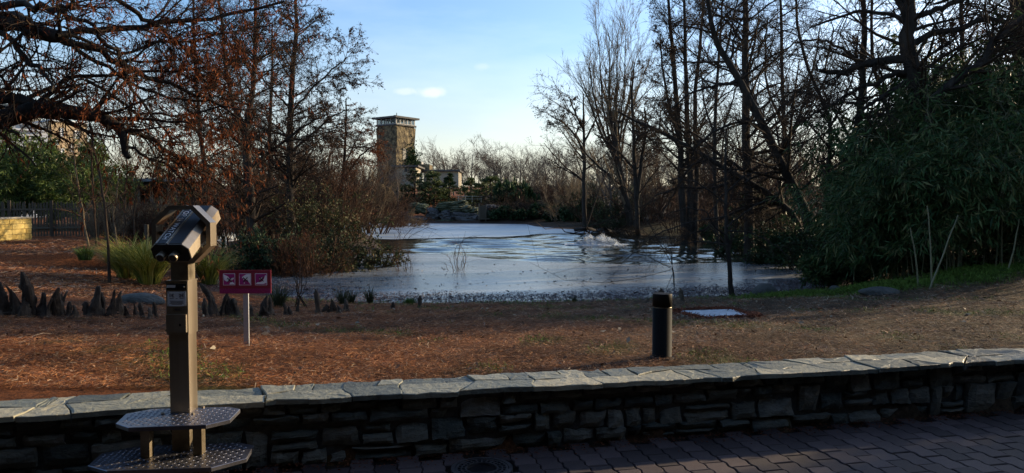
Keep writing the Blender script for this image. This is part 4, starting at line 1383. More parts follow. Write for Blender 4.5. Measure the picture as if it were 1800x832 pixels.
tree("bare_tree", "straight dark trunk crossed by a leaning one, standing at the pond's right shore", T_right,
     [r_stem([(1316,440),(1315,350),(1313,250),(1311,120),(1309,20),(1306,-120)], 27, 19, 6), stem_px([(1313,215),(1350,180),(1380,145)], 27, 6, 2), stem_px([(1311,130),(1335,90),(1350,50)], 27, 5, 2), stem_px([(1311,80),(1280,40),(1250,20)], 27, 5, 2),
      stem_px([(1314,300),(1270,280),(1230,285),(1190,300)], 27, 6, 2)],
     alder(39, 11, 9, .27, 1.05, .04), 55)
tree("leaning_tree", "dark tree leaning steeply to the left across the straight trunk", T_right,
     [r_stem([(1440,446),(1415,370),(1372,285),(1332,205),(1292,130),(1262,80),(1248,30),(1240,-60)], 24, 19, 5), stem_px([(1300,145),(1260,150),(1215,165),(1180,190)], 24, 6, 2), stem_px([(1345,225),(1300,215),(1250,235),(1215,270)], 24, 6, 2),
      stem_px([(1285,120),(1290,70),(1310,20)], 24, 5, 2), stem_px([(1380,300),(1330,310),(1270,345),(1240,390)], 24, 5, 1.5), stem_px([(1400,340),(1450,300),(1490,280)], 24, 5, 2)],
     alder(33, 11, 9, .30, .95, -.02), 56)
tree("leaning_tree", "low long trunk slanting far out over the water from the right bank", T_right,
     [r_stem([(1432,446),(1400,390),(1366,352),(1300,310),(1215,262),(1150,227),(1085,196)], 25, 15, 3), stem_px([(1300,310),(1260,330),(1200,330),(1150,345)], 25, 6, 2), stem_px([(1240,275),(1210,300),(1180,350),(1160,380)], 25, 5, 1.5),
      stem_px([(1360,350),(1300,370),(1240,400),(1190,425)], 25, 6, 2)],
     alder(31, 11, 9, .26, .95, -.05), 57)
tree("bare_tree", "dark tree with crooked upward limbs against bright sky left of the thick trunk", T_right,
     [r_stem([(1480,440),(1486,330),(1492,285),(1505,231),(1512,191),(1518,144),(1519,72),(1516,-10),(1512,-120)], 20, 17, 6),
      stem_px([(1552,262),(1570,224),(1566,202),(1552,180),(1541,144),(1534,90),(1532,36),(1530,-60)], 20, 8, 4), stem_px([(1510,205),(1530,206),(1555,204),(1568,208)], 20, 6, 5),
      stem_px([(1512,185),(1480,180),(1440,195),(1410,220)], 20, 6, 2), stem_px([(1518,120),(1480,85),(1440,70),(1390,75)], 20, 6, 2), stem_px([(1506,230),(1470,270),(1430,290)], 20, 5, 2)],
     alder(31, 11, 9, .28, 1.0, .02), 58)
tree("bare_tree", "thin wavy-stemmed tree between the leaning trunk and the crooked tree", T_right,
     [r_stem([(1450,440),(1453,350),(1455,299),(1458,216),(1437,162),(1419,119),(1404,54),(1397,-10),(1392,-90)], 21, 8, 3), stem_px([(1457,230),(1480,180),(1500,130),(1510,60)], 21, 4, 2), stem_px([(1440,170),(1400,160),(1360,170)], 21, 4, 1.5)],
     alder(28, 11, 9, .26, 1.0, .0), 59)
tree("thick_tree", "thick dark trunk with heavy spreading limbs rising behind the bamboo", T_right,
     [r_stem([(1640,420),(1628,300),(1620,205),(1610,155),(1599,108),(1595,61),(1598,22),(1592,-80),(1585,-200)], 17, 34, 16),
      stem_px([(1599,108),(1560,104),(1523,112),(1505,118),(1487,130),(1460,127),(1437,126)], 17, 15, 6), stem_px([(1597,126),(1570,130),(1545,144),(1501,159),(1462,188)], 17, 11, 3), stem_px([(1600,142),(1552,170),(1520,191),(1500,215)], 17, 10, 3),
      stem_px([(1604,78),(1646,58),(1693,50),(1729,32),(1786,40),(1830,30)], 17, 12, 5), stem_px([(1600,34),(1638,18),(1693,0),(1740,-20)], 17, 11, 6), stem_px([(1597,60),(1588,40),(1566,25),(1512,22),(1422,47)], 17, 10, 3),
      stem_px([(1626,240),(1640,180),(1660,159),(1703,126),(1736,100),(1742,78),(1752,66),(1785,42),(1850,0)], 16, 14, 10), stem_px([(1735,100),(1718,112),(1725,124),(1747,133),(1790,139)], 16, 8, 5),
      stem_px([(1596,40),(1575,-10),(1550,-60)], 17, 11, 7), stem_px([(1437,126),(1436,110),(1444,95)], 17, 4, 2)],
     [dict(n=30, t0=.2, t1=1, ang=.85, ln=lambda t: 0, lenabs=lambda t: 1.7, K=7, wander=.13, grav=.0, rr=.4, rmin=.009, tip=.3, sides=4, rmax=.045),
      dict(n=8, t0=.15, t1=1, ang=.75, ln=lambda t: .4, K=5, wander=.16, grav=-.02, rr=.5, rmin=.0055),
      dict(n=6, t0=.1, t1=1, ang=.7, ln=lambda t: .45, K=4, wander=.18, grav=-.02, rr=.6, rmin=.004)], 60, sides=12)
tree("thick_tree", "massive dark trunk cut by the right edge of the picture", T_right,
     [r_stem([(1815,520),(1812,300),(1808,150),(1800,40),(1796,-60),(1790,-250)], 18.0, 44, 26), stem_px([(1795,95),(1784,98),(1775,79),(1779,54)], 18.0, 8, 4), stem_px([(1800,-40),(1760,-60),(1720,-40),(1690,-10),(1640,8)], 18.0, 14, 4), stem_px([(1800,0),(1850,-60),(1900,-100)], 18.0, 20, 8)],
     [dict(n=24, t0=.4, t1=1, ang=.85, ln=lambda t: 0, lenabs=lambda t: 1.8, K=7, wander=.13, grav=-.03, rr=.4, rmin=.009, tip=.3, sides=4, rmax=.04),
      dict(n=8, t0=.15, t1=1, ang=.75, ln=lambda t: .4, K=5, wander=.16, grav=-.03, rr=.5, rmin=.005),
      dict(n=5, t0=.1, t1=1, ang=.7, ln=lambda t: .45, K=4, wander=.18, grav=-.02, rr=.6, rmin=.0035)], 61, sides=14)
tree("bare_tree", "bare tree with upright stems behind the bamboo right of the thick trunk", T_right,
     [r_stem([(1700,400),(1698,250),(1694,140),(1690,40),(1688,-80)], 30, 12, 4), stem_px([(1697,220),(1730,150),(1748,60)], 30, 6, 2), stem_px([(1695,180),(1675,120),(1668,50)], 30, 5, 2)],
     alder(36, 11, 9, .26, .95, .03, K3=2), 62, twig='twig_red', leaf=cone_leaf(1.2, 'russet', .07, .03))
tree("bare_tree", "fine-twigged bare tree filling the sky left of the crooked tree", T_right,
     [r_stem([(1385,430),(1382,330),(1378,220),(1374,110),(1372,10),(1370,-90)], 34, 9, 3), stem_px([(1380,260),(1410,190),(1430,120),(1440,50)], 34, 5, 2), stem_px([(1378,220),(1350,160),(1345,90),(1350,30)], 34, 5, 2)],
     alder(41, 12, 9, .26, .9, .03, K3=2), 63)
tree("bare_tree", "slim bare tree between the alder and the straight dark trunk", T_right,
     [r_stem([(1262,420),(1258,330),(1256,230),(1262,130),(1268,40),(1270,-60)], 38, 8, 2), stem_px([(1257,260),(1280,200),(1300,130)], 38, 4, 2), stem_px([(1257,240),(1240,190),(1232,120)], 38, 4, 2)],
     alder(39, 11, 9, .25, .9, .03, K3=2), 64)
# saplings at the water's edge
tree("sapling", "spindly bare sapling at the water's edge with drooping twigs, right of the bollard", "saplings at the water edge",
     [([*[on_ground(1287, 521)], W(1281, 450, 15.8), W(1276, 380, 15.8), W(1277, 300, 15.8), W(1274, 230, 15.8)], .055, .012),
      stem_px([(1279,415),(1255,398),(1240,372),(1200,368),(1170,380)], 15.7, 3, 1), stem_px([(1278,400),(1300,380),(1330,360),(1370,352)], 15.7, 3, 1), stem_px([(1277,360),(1240,330),(1200,315),(1170,320)], 15.6, 3, 1),
      stem_px([(1276,340),(1310,310),(1350,300)], 15.9, 3, 1), stem_px([(1279,430),(1230,425),(1180,432),(1140,450)], 15.3, 2.5, 1), stem_px([(1277,380),(1215,390),(1160,410),(1120,440),(1095,462)], 15.2, 2.5, 1), stem_px([(1278,405),(1320,410),(1360,430),(1390,455)], 15.4, 2.5, 1)],
     [dict(n=15, t0=.2, t1=1, ang=.7, ln=lambda t: .34, K=6, wander=.12, grav=-.02, rr=.5, rmin=.0045, sides=3),
      dict(n=7, t0=.1, t1=1, ang=.7, ln=lambda t: .36, K=4, wander=.15, grav=-.03, rr=.6, rmin=.0032)], 65, wob=.012)
tree("sapling", "single thin bare shoot rising at the shore just behind the bollard", "saplings at the water edge",
     [([*[on_ground(1187, 523)], W(1183, 480, 15.6), W(1180, 440, 15.6), W(1176, 405, 15.6)], .018, .006)],
     [dict(n=10, t0=.3, t1=1, ang=.6, ln=lambda t: .3, K=5, wander=.1, grav=.02, rr=.6, rmin=.0035),
      dict(n=4, t0=.2, t1=1, ang=.6, ln=lambda t: .4, K=3, wander=.1, grav=.0, rr=.6, rmin=.003)], 66, wob=.01)
# fallen branch in the water
tree("fallen_branch", "dark fallen branch lying half in the water right of the fountain", None,
     [([atz(1012, 404, LAKE_Z + .5), atz(1035, 402, LAKE_Z + .7), atz(1050, 406, LAKE_Z + .3), atz(1062, 403, LAKE_Z + .8), atz(1080, 408, LAKE_Z + .1), atz(1112, 409, LAKE_Z + .05)], .10, .05)],
     [dict(n=12, t0=.05, t1=.9, ang=.9, ln=lambda t: .2, K=5, wander=.2, grav=.05, rr=.5, rmin=.02)], 67, cat="fallen branch")

# ---------- far bare trees on the horizon, and the wood behind the right bank
M['far_twig'] = pmat('haze_grey_twigs', [(.06,.052,.046),(.105,.093,.083)], .6, .95, spec=.1)  # distance haze put into the twig colour, lighter and greyer
def far_tree_mesh(seed, spread=.34, up=.03):
    rg = np.random.default_rng(seed)
    K = 10
    P = resample([[0,0,-.3],[.1,0,3],[rg.normal(0,.3),rg.normal(0,.3),6.5],[rg.normal(0,.5),rg.normal(0,.5),10]], K)[None]
    Rr = np.linspace(.26, .06, K)[None]
    P1, R1 = grow(rg, P, Rr, 16, .22, 1.0, .75, lambda t: .55 * (1.15 - .45 * t), 8, wander=.12, grav=.05, rr=.5, rmin=.04, tip=.3)
    P2, R2 = grow(rg, P1, R1, 9, .2, 1, .65, lambda t: .38, 5, wander=.14, grav=.03, rr=.5, rmin=.024)
    P3, R3 = grow(rg, P2, R2, 7, .15, 1, .65, lambda t: .42, 3, wander=.16, grav=.02, rr=.6, rmin=.016)
    Vs, Fs, off = [], [], 0
    for p, r, n in ((P, Rr, 6), (P1, R1, 4), (P2, R2, 3), (P3, R3, 3)):
        V, Fq = tubes(p, r, n); Vs.append(V); Fs.append(Fq + off); off += len(V)
    return rawmesh("bare_tree", np.concatenate(Vs), Fs, M['far_twig'], True)
far_meshes = [far_tree_mesh(s) for s in (1, 2, 3, 4)]
rg = np.random.default_rng(5)
def put_far(px, Y, top_py, k, label, group):
    x = (px - 900) / F_PX * Y
    z = gz(x, Y)
    h = EYE + (HORIZON - top_py) / F_PX * Y - z
    o = mobj("bare_tree", far_meshes[k % 4], loc=(x, Y, z))
    s = h / 13.0
    o.scale = (s * rg.uniform(.9, 1.15), s * rg.uniform(.9, 1.15), s)
    o.rotation_euler = (0, 0, rg.uniform(0, 6.28))
    return setp(o, label, "tree", group)
put_far(830, 135, 249, 1, "tall rounded bare tree on the skyline closest to the tower", "bare trees on the skyline")
put_far(915, 130, 257, 2, "broad bare tree on the skyline above the middle of the pond", "bare trees on the skyline")
put_far(790, 150, 268, 0, "low bare tree on the skyline just right of the tower's annex", "bare trees on the skyline")
put_far(978, 150, 266, 3, "wide bare tree on the skyline left of the slender bank tree", "bare trees on the skyline")
for k, px in enumerate([780, 798, 818, 842, 862, 880, 900, 922, 945, 965, 985, 1008, 1035, 735, 765, 810, 850, 872, 890, 940, 958, 1000, 1022, 1048, 1075, 1105, 1140, 1175, 1215, 1250, 1290, 1330, 1365, 1400, 1450, 1500, 1550, 1600, 1660, 1720, 1790, 870, 930, 990, 1060]):
    put_far(px, 140 + (k * 37) % 60, 252 + (k * 29) % 44, k, "haze-greyed bare tree in the distant row on the skyline", "distant skyline trees")
for k, px in enumerate([60, 140, 190, 240, 290, 330, 380, 420, 470, 520, 560, 610, 650, 700, 20, 270]):
    put_far(px, 70 + (k * 29) % 40, 255 + (k * 17) % 50, k, "bare tree in the thicket behind the left bank", "thicket trees on the left")
for k, px in enumerate([1075, 1110, 1150, 1185, 1225, 1255, 1290, 1325, 1350, 1395, 1425, 1470, 1510, 1545, 1600, 1650, 1700, 1750, 1800, 1130, 1240, 1370]):
    put_far(px, 62 + (k * 23) % 50, 225 + (k * 19) % 70, k, "bare tree in the wood behind the right bank", "wood behind the right bank")

# ================================================================ SHRUBS, GRASSES
SHRUBS = {}
def shrub(label, group, px, py, Y, hpx, wpx, seed, nst=22, twig='twig_red', leafmat=None, *a, **k):
    key = (twig, leafmat, nst, seed % 2 if Y < 45 else 2, Y > 70)
    x = (px - 900) / F_PX * Y; h = hpx / F_PX * Y; w = wpx / F_PX * Y
    if key not in SHRUBS or Y < 28:
        e = grow_shrub(label, group, px, py, Y, hpx, wpx, seed, nst, twig, leafmat, *a, **k)
        SHRUBS.setdefault(key, (e, h, w))
        return e
    e0, h0, w0 = SHRUBS[key]
    e = copy_tree(e0)
    e.location = (x, Y, gz(x, Y)); e.scale = (w / w0, w / w0, h / h0); e.rotation_euler = (0, 0, seed * 2.4)
    return setp(e, label, 'shrub', group)
def grow_shrub(label, group, px, py, Y, hpx, wpx, seed, nst=22, twig='twig_red', leafmat=None, lper=0, llen=.1, lwid=.04, name="shrub", dens=1.0, spread=.45, ground_y=None):
    rg = np.random.default_rng(seed)
    x = (px - 900) / F_PX * Y
    z = gz(x, Y)
    h = hpx / F_PX * Y; w = wpx / F_PX * Y
    e = empty(name, (x, Y, z), label, "shrub", group)
    base = np.c_[rg.uniform(-.42, .42, nst) * w, rg.uniform(-.35, .35, nst) * w * .7, np.full(nst, -.05)]
    d = nrm(np.c_[base[:, 0] / w * 1.2 + rg.normal(0, spread * .5, nst), base[:, 1] / w + rg.normal(0, spread * .5, nst), np.ones(nst)])
    K = 8
    P = np.zeros((nst, K, 3)); P[:, 0] = base
    L0 = h * rg.uniform(.55, 1.1, nst)[:, None] / (K - 1)
    for k in range(1, K):
        P[:, k] = P[:, k-1] + d * L0
        d = nrm(d + rg.normal(0, .10, d.shape) + np.array([0, 0, -.02]))
    px_m = Y / F_PX
    r0 = np.clip(px_m * 1.1, .008, .05)
    Rr = np.linspace(r0, r0 * .4, K)[None].repeat(nst, 0)
    P1, R1 = grow(rg, P, Rr, max(3, int(9 * dens)), .15, 1, .7, lambda t: .38 * (1.1 - .5 * t), 5, wander=.14, grav=.02, rr=.6, rmin=px_m * .30)
    P2, R2 = grow(rg, P1, R1, max(3, int(6 * dens)), .1, 1, .7, lambda t: .45, 2, wander=.16, grav=.0, rr=.6, rmin=px_m * .22)
    tube_obj("stems", [(P, Rr, 4), (P1, R1, 3), (P2, R2, 3)], M[twig], e)
    if leafmat:
        pos, tan = along(np.concatenate([P1[:, [1, 4]], P2]), rg, lper)
        leaf_obj("foliage", pos, tan + rg.normal(0, .6, pos.shape) + [0, 0, -.2], llen * rg.uniform(.6, 1.2, len(pos)), lwid * rg.uniform(.7, 1.2, len(pos)), M[leafmat], e, rg)
    return e
TH = "shrubs on the island at the left of the pond"
shrub("glossy evergreen shrub overhanging the ice at the right tip of the island", TH, 622, 450, 24, 85, 90, 1, 26, 'twig', 'laurel', 3.6, .11, .045)
shrub("glossy evergreen shrub in the middle of the island under the larches", TH, 565, 450, 27, 115, 90, 2, 26, 'twig', 'laurel', 3.0, .11, .045)
shrub("rusty brown twiggy shrub at the front of the island", TH, 525, 470, 21, 105, 75, 3, 40, 'twig_red', 'russet', .5, .06, .02)
shrub("dark dense evergreen shrub at the left end of the island", TH, 440, 470, 21.5, 75, 80, 4, 26, 'twig', 'ivy', 3.2, .10, .05)
shrub("dark low evergreen shrub between the sign and the island's rusty shrub", TH, 488, 470, 22, 80, 60, 5, 24, 'twig', 'ivy', 3.2, .10, .05)
shrub("low leafy shrub dipping its twigs on the ice at the island's front edge", TH, 590, 456, 22.5, 50, 70, 17, 22, 'twig', 'laurel', 3.0, .10, .045)
shrub("dark leafy shrub at the foot of the two leaning trunks on the right shore", "shrubs on the right bank", 1425, 455, 23.2, 95, 95, 301, 26, 'twig', 'ivy', 4.0, .12, .055)
shrub("dark leafy shrub between the leaning trunks and the bamboo at the ice edge", "shrubs on the right bank", 1462, 470, 20.2, 85, 90, 302, 26, 'twig', 'ivy', 4.0, .11, .05)
shrub("dark low leafy shrub left of the leaning trunks at the ice edge", "shrubs on the right bank", 1375, 445, 26.0, 60, 90, 303, 26, 'twig', 'ivy', 3.6, .12, .055)
shrub("dark leafy shrub at the left foot of the bamboo above the small dark stone", "shrubs on the right bank", 1478, 495, 17.6, 60, 80, 304, 24, 'twig', 'bamboo', 4.0, .14, .035)
for k, (px, Y, hp, wp, tw) in enumerate([(380,40,110,80,'twig_red'),(420,36,130,80,'twig'),(460,34,120,80,'twig_tan'),(500,33,150,80,'twig_red'),(545,34,150,80,'twig'),(585,36,150,80,'twig_red'),(620,40,130,80,'twig_tan'),(655,52,95,60,'twig_red'),(688,66,62,50,'twig_red'),(710,70,45,40,'twig_tan'),(630,60,130,60,'twig'),(560,48,170,90,'twig_red'),(480,46,170,90,'twig'),(400,48,170,90,'twig_red')]):
    shrub("bare brown shrub in the dense thicket behind the island", "bare thicket shrubs on the left", px, 430, Y, hp, wp, 20 + k, 24, tw, dens=1.0)
for k, (px, Y, hp, wp, tw) in enumerate([(300,30,95,70,'twig_red'),(262,31,110,60,'twig_tan'),(225,30,90,60,'twig_red'),(335,32,110,60,'twig_red'),(180,29,70,50,'twig_tan'),(320,26,60,60,'twig_tan')]):
    shrub("reddish bare shrub growing along the picket fence", "bare shrubs by the picket fence", px, 430, Y, hp, wp, 40 + k, 20, tw)
for k, (px, Y, hp, wp, tw, lm) in enumerate([(1090,58,60,70,'twig','ivy'),(1135,56,70,70,'twig_red',None),(1175,58,75,70,'twig_tan',None),(1240,60,80,80,'twig_red',None),(1290,52,90,80,'twig',None),(1345,34,110,80,'twig','laurel'),(1390,30,130,80,'twig',None),(1050,66,55,70,'twig_red','ivy'),(1000,75,55,70,'twig_tan',None),(955,84,45,60,'twig_red',None),(1015,86,70,60,'twig_tan',None),(1260,44,70,80,'twig_red',None),(1330,42,110,90,'twig_red',None),(1200,48,60,70,'twig_red',None),(1420,26,140,80,'twig',None),(1305,30,60,60,'twig','ivy'),(1100,70,110,90,'twig_tan',None),(1160,75,110,90,'twig_red',None),(1210,72,110,90,'twig',None),(1280,70,120,90,'twig_red',None),(1350,66,130,90,'twig_tan',None),(1410,60,140,90,'twig_red',None),(1470,50,150,90,'twig',None),(1530,40,160,90,'twig_red',None)]):
    shrub("bare bank shrub among the trees on the right shore" if not lm else "leafy green shrub among the trees on the right shore", "shrubs on the right bank", px, 420, Y, hp, wp, 60 + k, 22, tw, lm, 2.2 if lm else 0, .16, .07)
for k, (px, Y, hp, wp, tw, lm) in enumerate([(650,90,60,60,'twig',None),(672,92,55,50,'twig_tan',None),(700,88,30,40,'twig',None),(722,88,26,40,'twig',None),(800,92,18,60,'twig_tan',None),(835,94,20,50,'twig',None),(880,92,40,60,'twig',None),(870,84,22,40,'twig',None),(905,83,24,50,'twig',None),(930,83,20,40,'twig',None),(958,82,16,40,'twig','ivy'),(870,81.5,14,44,'twig','ivy'),(898,81.5,17,44,'twig','ivy'),(930,80,15,46,'twig','ivy'),(985,77,16,46,'twig','ivy'),(1005,74,20,44,'twig',None),(965,79,20,44,'twig_red',None),(915,81,22,44,'twig',None),(985,78,20,50,'twig',None),(1010,72,24,50,'twig','ivy'),(1040,64,28,60,'twig',None),(1075,56,26,60,'twig','ivy'),(1115,50,24,60,'twig',None),(1150,46,22,60,'twig',None),(1290,40,40,60,'twig','ivy'),(905,95,50,60,'twig','ivy'),(925,100,55,60,'twig_tan',None),(950,98,55,60,'twig',None),(975,100,60,60,'twig',None),(1000,104,60,60,'twig',None),(1030,100,60,60,'twig_tan',None),(640,110,70,70,'twig',None),(890,112,55,70,'twig',None),(935,115,60,70,'twig',None),(985,118,60,70,'twig',None),(910,86,22,50,'twig',None),(945,86,20,50,'twig',None),(985,84,25,50,'twig',None)]):
    shrub("bare shrub on the bank beyond the far shore" if not lm else "dark evergreen shrub on the bank beyond the far shore", "shrubs beyond the far shore", px, 390, Y, hp, wp, 160 + k, 22, tw, lm, 3 if lm else 0, .3, .15)
for k, px in enumerate([640, 655, 872, 895, 912, 930, 952, 972, 990, 1006, 1025, 1045]):
    put_far(px, 100 + (k * 7) % 24, 292 + (k * 11) % 26, k, "young bare tree on the bank beyond the far shore", "young trees beyond the far shore")
def grass_clump(label, name, px, py, hpx, wpx, n, mat, seed, cat="grass clump", arch=.9, group=None, wid=.012, K=6, stiff=0):
    rg = np.random.default_rng(seed)
    g = on_ground(px, py); s = g[1] / F_PX
    h, w = hpx * s, wpx * s
    e = np.zeros((n, K, 3))
    az = rg.uniform(0, 6.28, n)
    e[:, 0] = np.c_[np.cos(az) * rg.uniform(0, .18, n) * w, np.sin(az) * rg.uniform(0, .18, n) * w, np.full(n, -.03)]
    out = np.c_[np.cos(az), np.sin(az), np.zeros(n)]
    lean = rg.uniform(.05, .55, n)[:, None]
    d = nrm(out * lean + [0, 0, 1])
    L0 = (h * 1.35 * rg.uniform(.6, 1.1, n) / (K - 1))[:, None]
    for k in range(1, K):
        e[:, k] = e[:, k-1] + d * L0
        d = nrm(d + out * .16 * arch + np.array([0, 0, -.20 * arch * k / K * 2]) + rg.normal(0, .05, d.shape))
    side = np.c_[-np.sin(az), np.cos(az), np.zeros(n)][:, None, :] * (wid * np.array([.8, 1, .9, .75, .5, .12])[None, :K, None]) * rg.uniform(.6, 1.2, n)[:, None, None]
    V = np.stack([e - side, e + side], 2).reshape(-1, 3)
    b = (np.arange(n) * K * 2)[:, None] + (np.arange(K - 1) * 2)[None]
    Fq = np.stack([b, b + 1, b + 3, b + 2], -1).reshape(-1, 4)
    o = mobj(name, rawmesh(name, V, [Fq], M[mat], True), loc=(g[0], g[1], g[2]))
    return setp(o, label, cat, group)
OG = "ornamental grass clumps behind the viewer"
grass_clump("arching yellow-green grass clump directly behind the viewer's eyepieces", "ornamental_grass", 262, 500, 84, 104, 950, 'sedge', 1, group=OG, wid=.009, arch=1.25)
grass_clump("arching green grass clump left of the viewer beside the kinked sapling", "ornamental_grass", 225, 490, 74, 96, 800, 'sedge', 2, group=OG, wid=.009, arch=1.25)
grass_clump("dark green grass clump between the mound and the kinked sapling", "ornamental_grass", 205, 472, 34, 70, 500, 'green_grass', 3, group=OG, wid=.007, arch=1.6)
grass_clump("golden grass clump just right of the viewer's neck", "ornamental_grass", 368, 500, 64, 74, 650, 'sedge', 4, group=OG, wid=.009, arch=1.25)
grass_clump("tall straw-coloured grass tuft left above the sign", "ornamental_grass", 404, 478, 48, 36, 260, 'dry_grass', 5, group=OG, wid=.010)
grass_clump("rounded brown mop of grass above the sign", "ornamental_grass", 432, 486, 30, 44, 500, 'dry_grass', 6, arch=1.5, group=OG, wid=.010)
grass_clump("low green grass by the fence at the foot of the mound", "ornamental_grass", 150, 462, 22, 70, 240, 'green_grass', 7, group=OG, wid=.010)
SG = "grass tufts along the near shore"
for k, (px, py, hp, wp, mt, lb) in enumerate([(490,540,38,46,'dark_grass',"dark spiky grass tuft just right of the sign"),(602,536,26,30,'dark_grass',"dark low grass tuft beside the small knees on the shore"),(617,534,24,20,'dark_grass',"narrow dark grass tuft left of the single spiky one"),(650,534,28,22,'dark_grass',"single spiky dark grass tuft left of the first reed clump"),
    (764,530,16,8,'dark_grass',"thin grass sprig between the two bare reed clumps"),(884,530,18,12,'dark_grass',"small grass sprig at the shore below mid pond"),(950,530,26,24,'dark_grass',"sparse grass tuft at the shore left of the bollard"),(720,536,12,60,'green_grass',"low green grass at the foot of the first reed clump"),(1010,530,10,10,'dark_grass',"tiny grass sprig halfway between the sparse tuft and the bollard")]):
    grass_clump(lb, "grass_tuft", px, py, hp, wp, 40 + int(wp * 2.5), mt, 30 + k, group=SG, wid=.006, arch=.45)
# bare reed clumps with arching tips
def reed_clump(label, px, py, tops, seed):
    g = on_ground(px, py)
    rg = np.random.default_rng(seed)
    e = empty("reed_clump", g, label, "reed clump", "bare reed clumps in front of the ice")
    for i, pts in enumerate(tops):
        st = [g + np.array([rg.normal(0, .10), rg.normal(0, .05), -.03])] + [W(a, b, g[1] + rg.normal(0, .1)) for a, b in pts]
        P = resample(np.array(st) - g, 12, .008, rg)[None]
        Rr = np.linspace(.011, .005, 12)[None]
        P1, R1 = grow(rg, P, Rr, 6, .35, 1, .45, lambda t: .2, 5, wander=.12, grav=-.03, rr=.6, rmin=.004)
        tube_obj("stalk", [(P, Rr, 5), (P1, R1, 3)], M['twig_red' if i % 3 == 0 else 'twig'], e)
reed_clump("bare reed clump with long tips arching right, left of the other reed clump", 710, 532,
           [[(705,500),(700,470),(702,440),(715,410),(740,398),(768,404)], [(712,490),(718,450),(715,430),(722,415),(752,400)], [(716,500),(722,465),(716,445)], [(702,495),(698,460),(690,440),(705,405)],
            [(710,480),(708,450),(704,425),(700,400)], [(714,490),(712,455)], [(706,500),(695,470),(690,455)], [(718,505),(724,480),(722,455)], [(712,470),(720,440),(735,425),(755,420)]], 1)
reed_clump("bare reed clump with short tips fanning both ways, nearer the middle of the pond", 806, 531,
           [[(800,500),(796,470),(790,455),(786,448)], [(808,495),(812,460),(818,445)], [(812,500),(816,470),(813,450)], [(804,490),(802,455),(800,440)], [(806,480),(805,450),(812,425),(830,415),(845,420)], [(800,505),(790,480),(782,462)],
            [(810,490),(818,455),(812,435),(795,425)], [(803,480),(798,450),(805,430),(826,432)], [(808,500),(806,470)]], 2)
reed_clump("thin reddish reed clump right of the sign, left of the shore tufts", 525, 540,
           [[(524,510),(522,470),(526,440)], [(528,515),(530,480),(534,455)], [(522,510),(516,480),(512,450)], [(526,500),(527,460),(524,430)], [(530,520),(540,495)]], 3)

# ================================================================ BAMBOO
BAM = {}
def bamboo(label, cx, cy, n, h, seed, spread=.9, lean=(0, 0), low=.26, **k):
    key = (k.get('mat', 'bamboo'), low, seed % 2, spread)
    if key not in BAM or abs(lean[0]) > .1:
        e = grow_bamboo(label, cx, cy, n, h, seed, spread=spread, lean=lean, low=low, **k)
        BAM.setdefault(key, (e, h))
        return e
    e0, h0 = BAM[key]
    e = copy_tree(e0)
    f = h / h0
    e.location = (cx, cy, gz(cx, cy)); e.scale = (max(.85, min(1.2, f)), max(.85, min(1.2, f)), f); e.rotation_euler = (0, 0, seed * 1.7)
    return setp(e, label, 'bamboo', e['group'])
def grow_bamboo(label, cx, cy, n, h, seed, spread=.9, lean=(0, 0), leafs=150, mat='bamboo', group="bamboo clumps on the right", name="bamboo_clump", low=.26, llen=.22, lwid=.032):
    rg = np.random.default_rng(seed)
    e = empty(name, (cx, cy, gz(cx, cy)), label, "bamboo", group)
    K = 10
    base = np.c_[rg.normal(0, spread * .45, n), rg.normal(0, spread * .4, n), np.full(n, -.05)]
    d = nrm(base * [.22, .22, 0] + rg.normal(0, .07, (n, 3)) + np.array([lean[0], lean[1], 1]))
    P = np.zeros((n, K, 3)); P[:, 0] = base
    hh = h * rg.uniform(.6, 1.08, n)
    out = nrm(np.c_[d[:, :2] + rg.normal(0, .05, (n, 2)), np.zeros(n)])
    for k in range(1, K):
        P[:, k] = P[:, k-1] + d * (hh / (K - 1))[:, None]
        t = k / K
        d = nrm(d + out * .16 * t * t + np.array([0, 0, -.34 * t ** 3]) + rg.normal(0, .015, d.shape))
    for i in range(n):
        tube_obj("cane", [(P[i:i+1], np.linspace(.014, .005, K)[None] * rg.uniform(.7, 1.2), 5)], M['cane'], e)
    P1, R1 = grow(rg, P, np.full((n, K), .008), 17, low, 1, .9, lambda t: 0, 5, lenabs=lambda t: .75 * np.ones_like(t), wander=.1, grav=-.10, rr=.5, rmin=.003, flat_=.8)
    P2, R2 = grow(rg, P1, R1, 5, .2, 1, .7, lambda t: .45, 3, wander=.1, grav=-.1, rr=.6, rmin=.0022)
    tube_obj("twigs", [(P1, R1, 3), (P2, R2, 3)], M['cane'], e)
    tips = np.concatenate([P2[:, -1], P2[:, 1], P1[:, -1]]); td = nrm(np.concatenate([P2[:, -1] - P2[:, -2], P2[:, 1] - P2[:, 0], P1[:, -1] - P1[:, -2]]))
    m = 4
    i = np.repeat(np.arange(len(tips)), m)
    pos = tips[i] + rg.normal(0, .03, (len(i), 3))
    dd = td[i] * .8 + rg.normal(0, .5, (len(i), 3)) + [0, 0, -.75]
    leaf_obj("foliage", pos, dd, llen * rg.uniform(.55, 1.2, len(i)), lwid * rg.uniform(.7, 1.2, len(i)), M[mat], e, rg, .15)
    return e
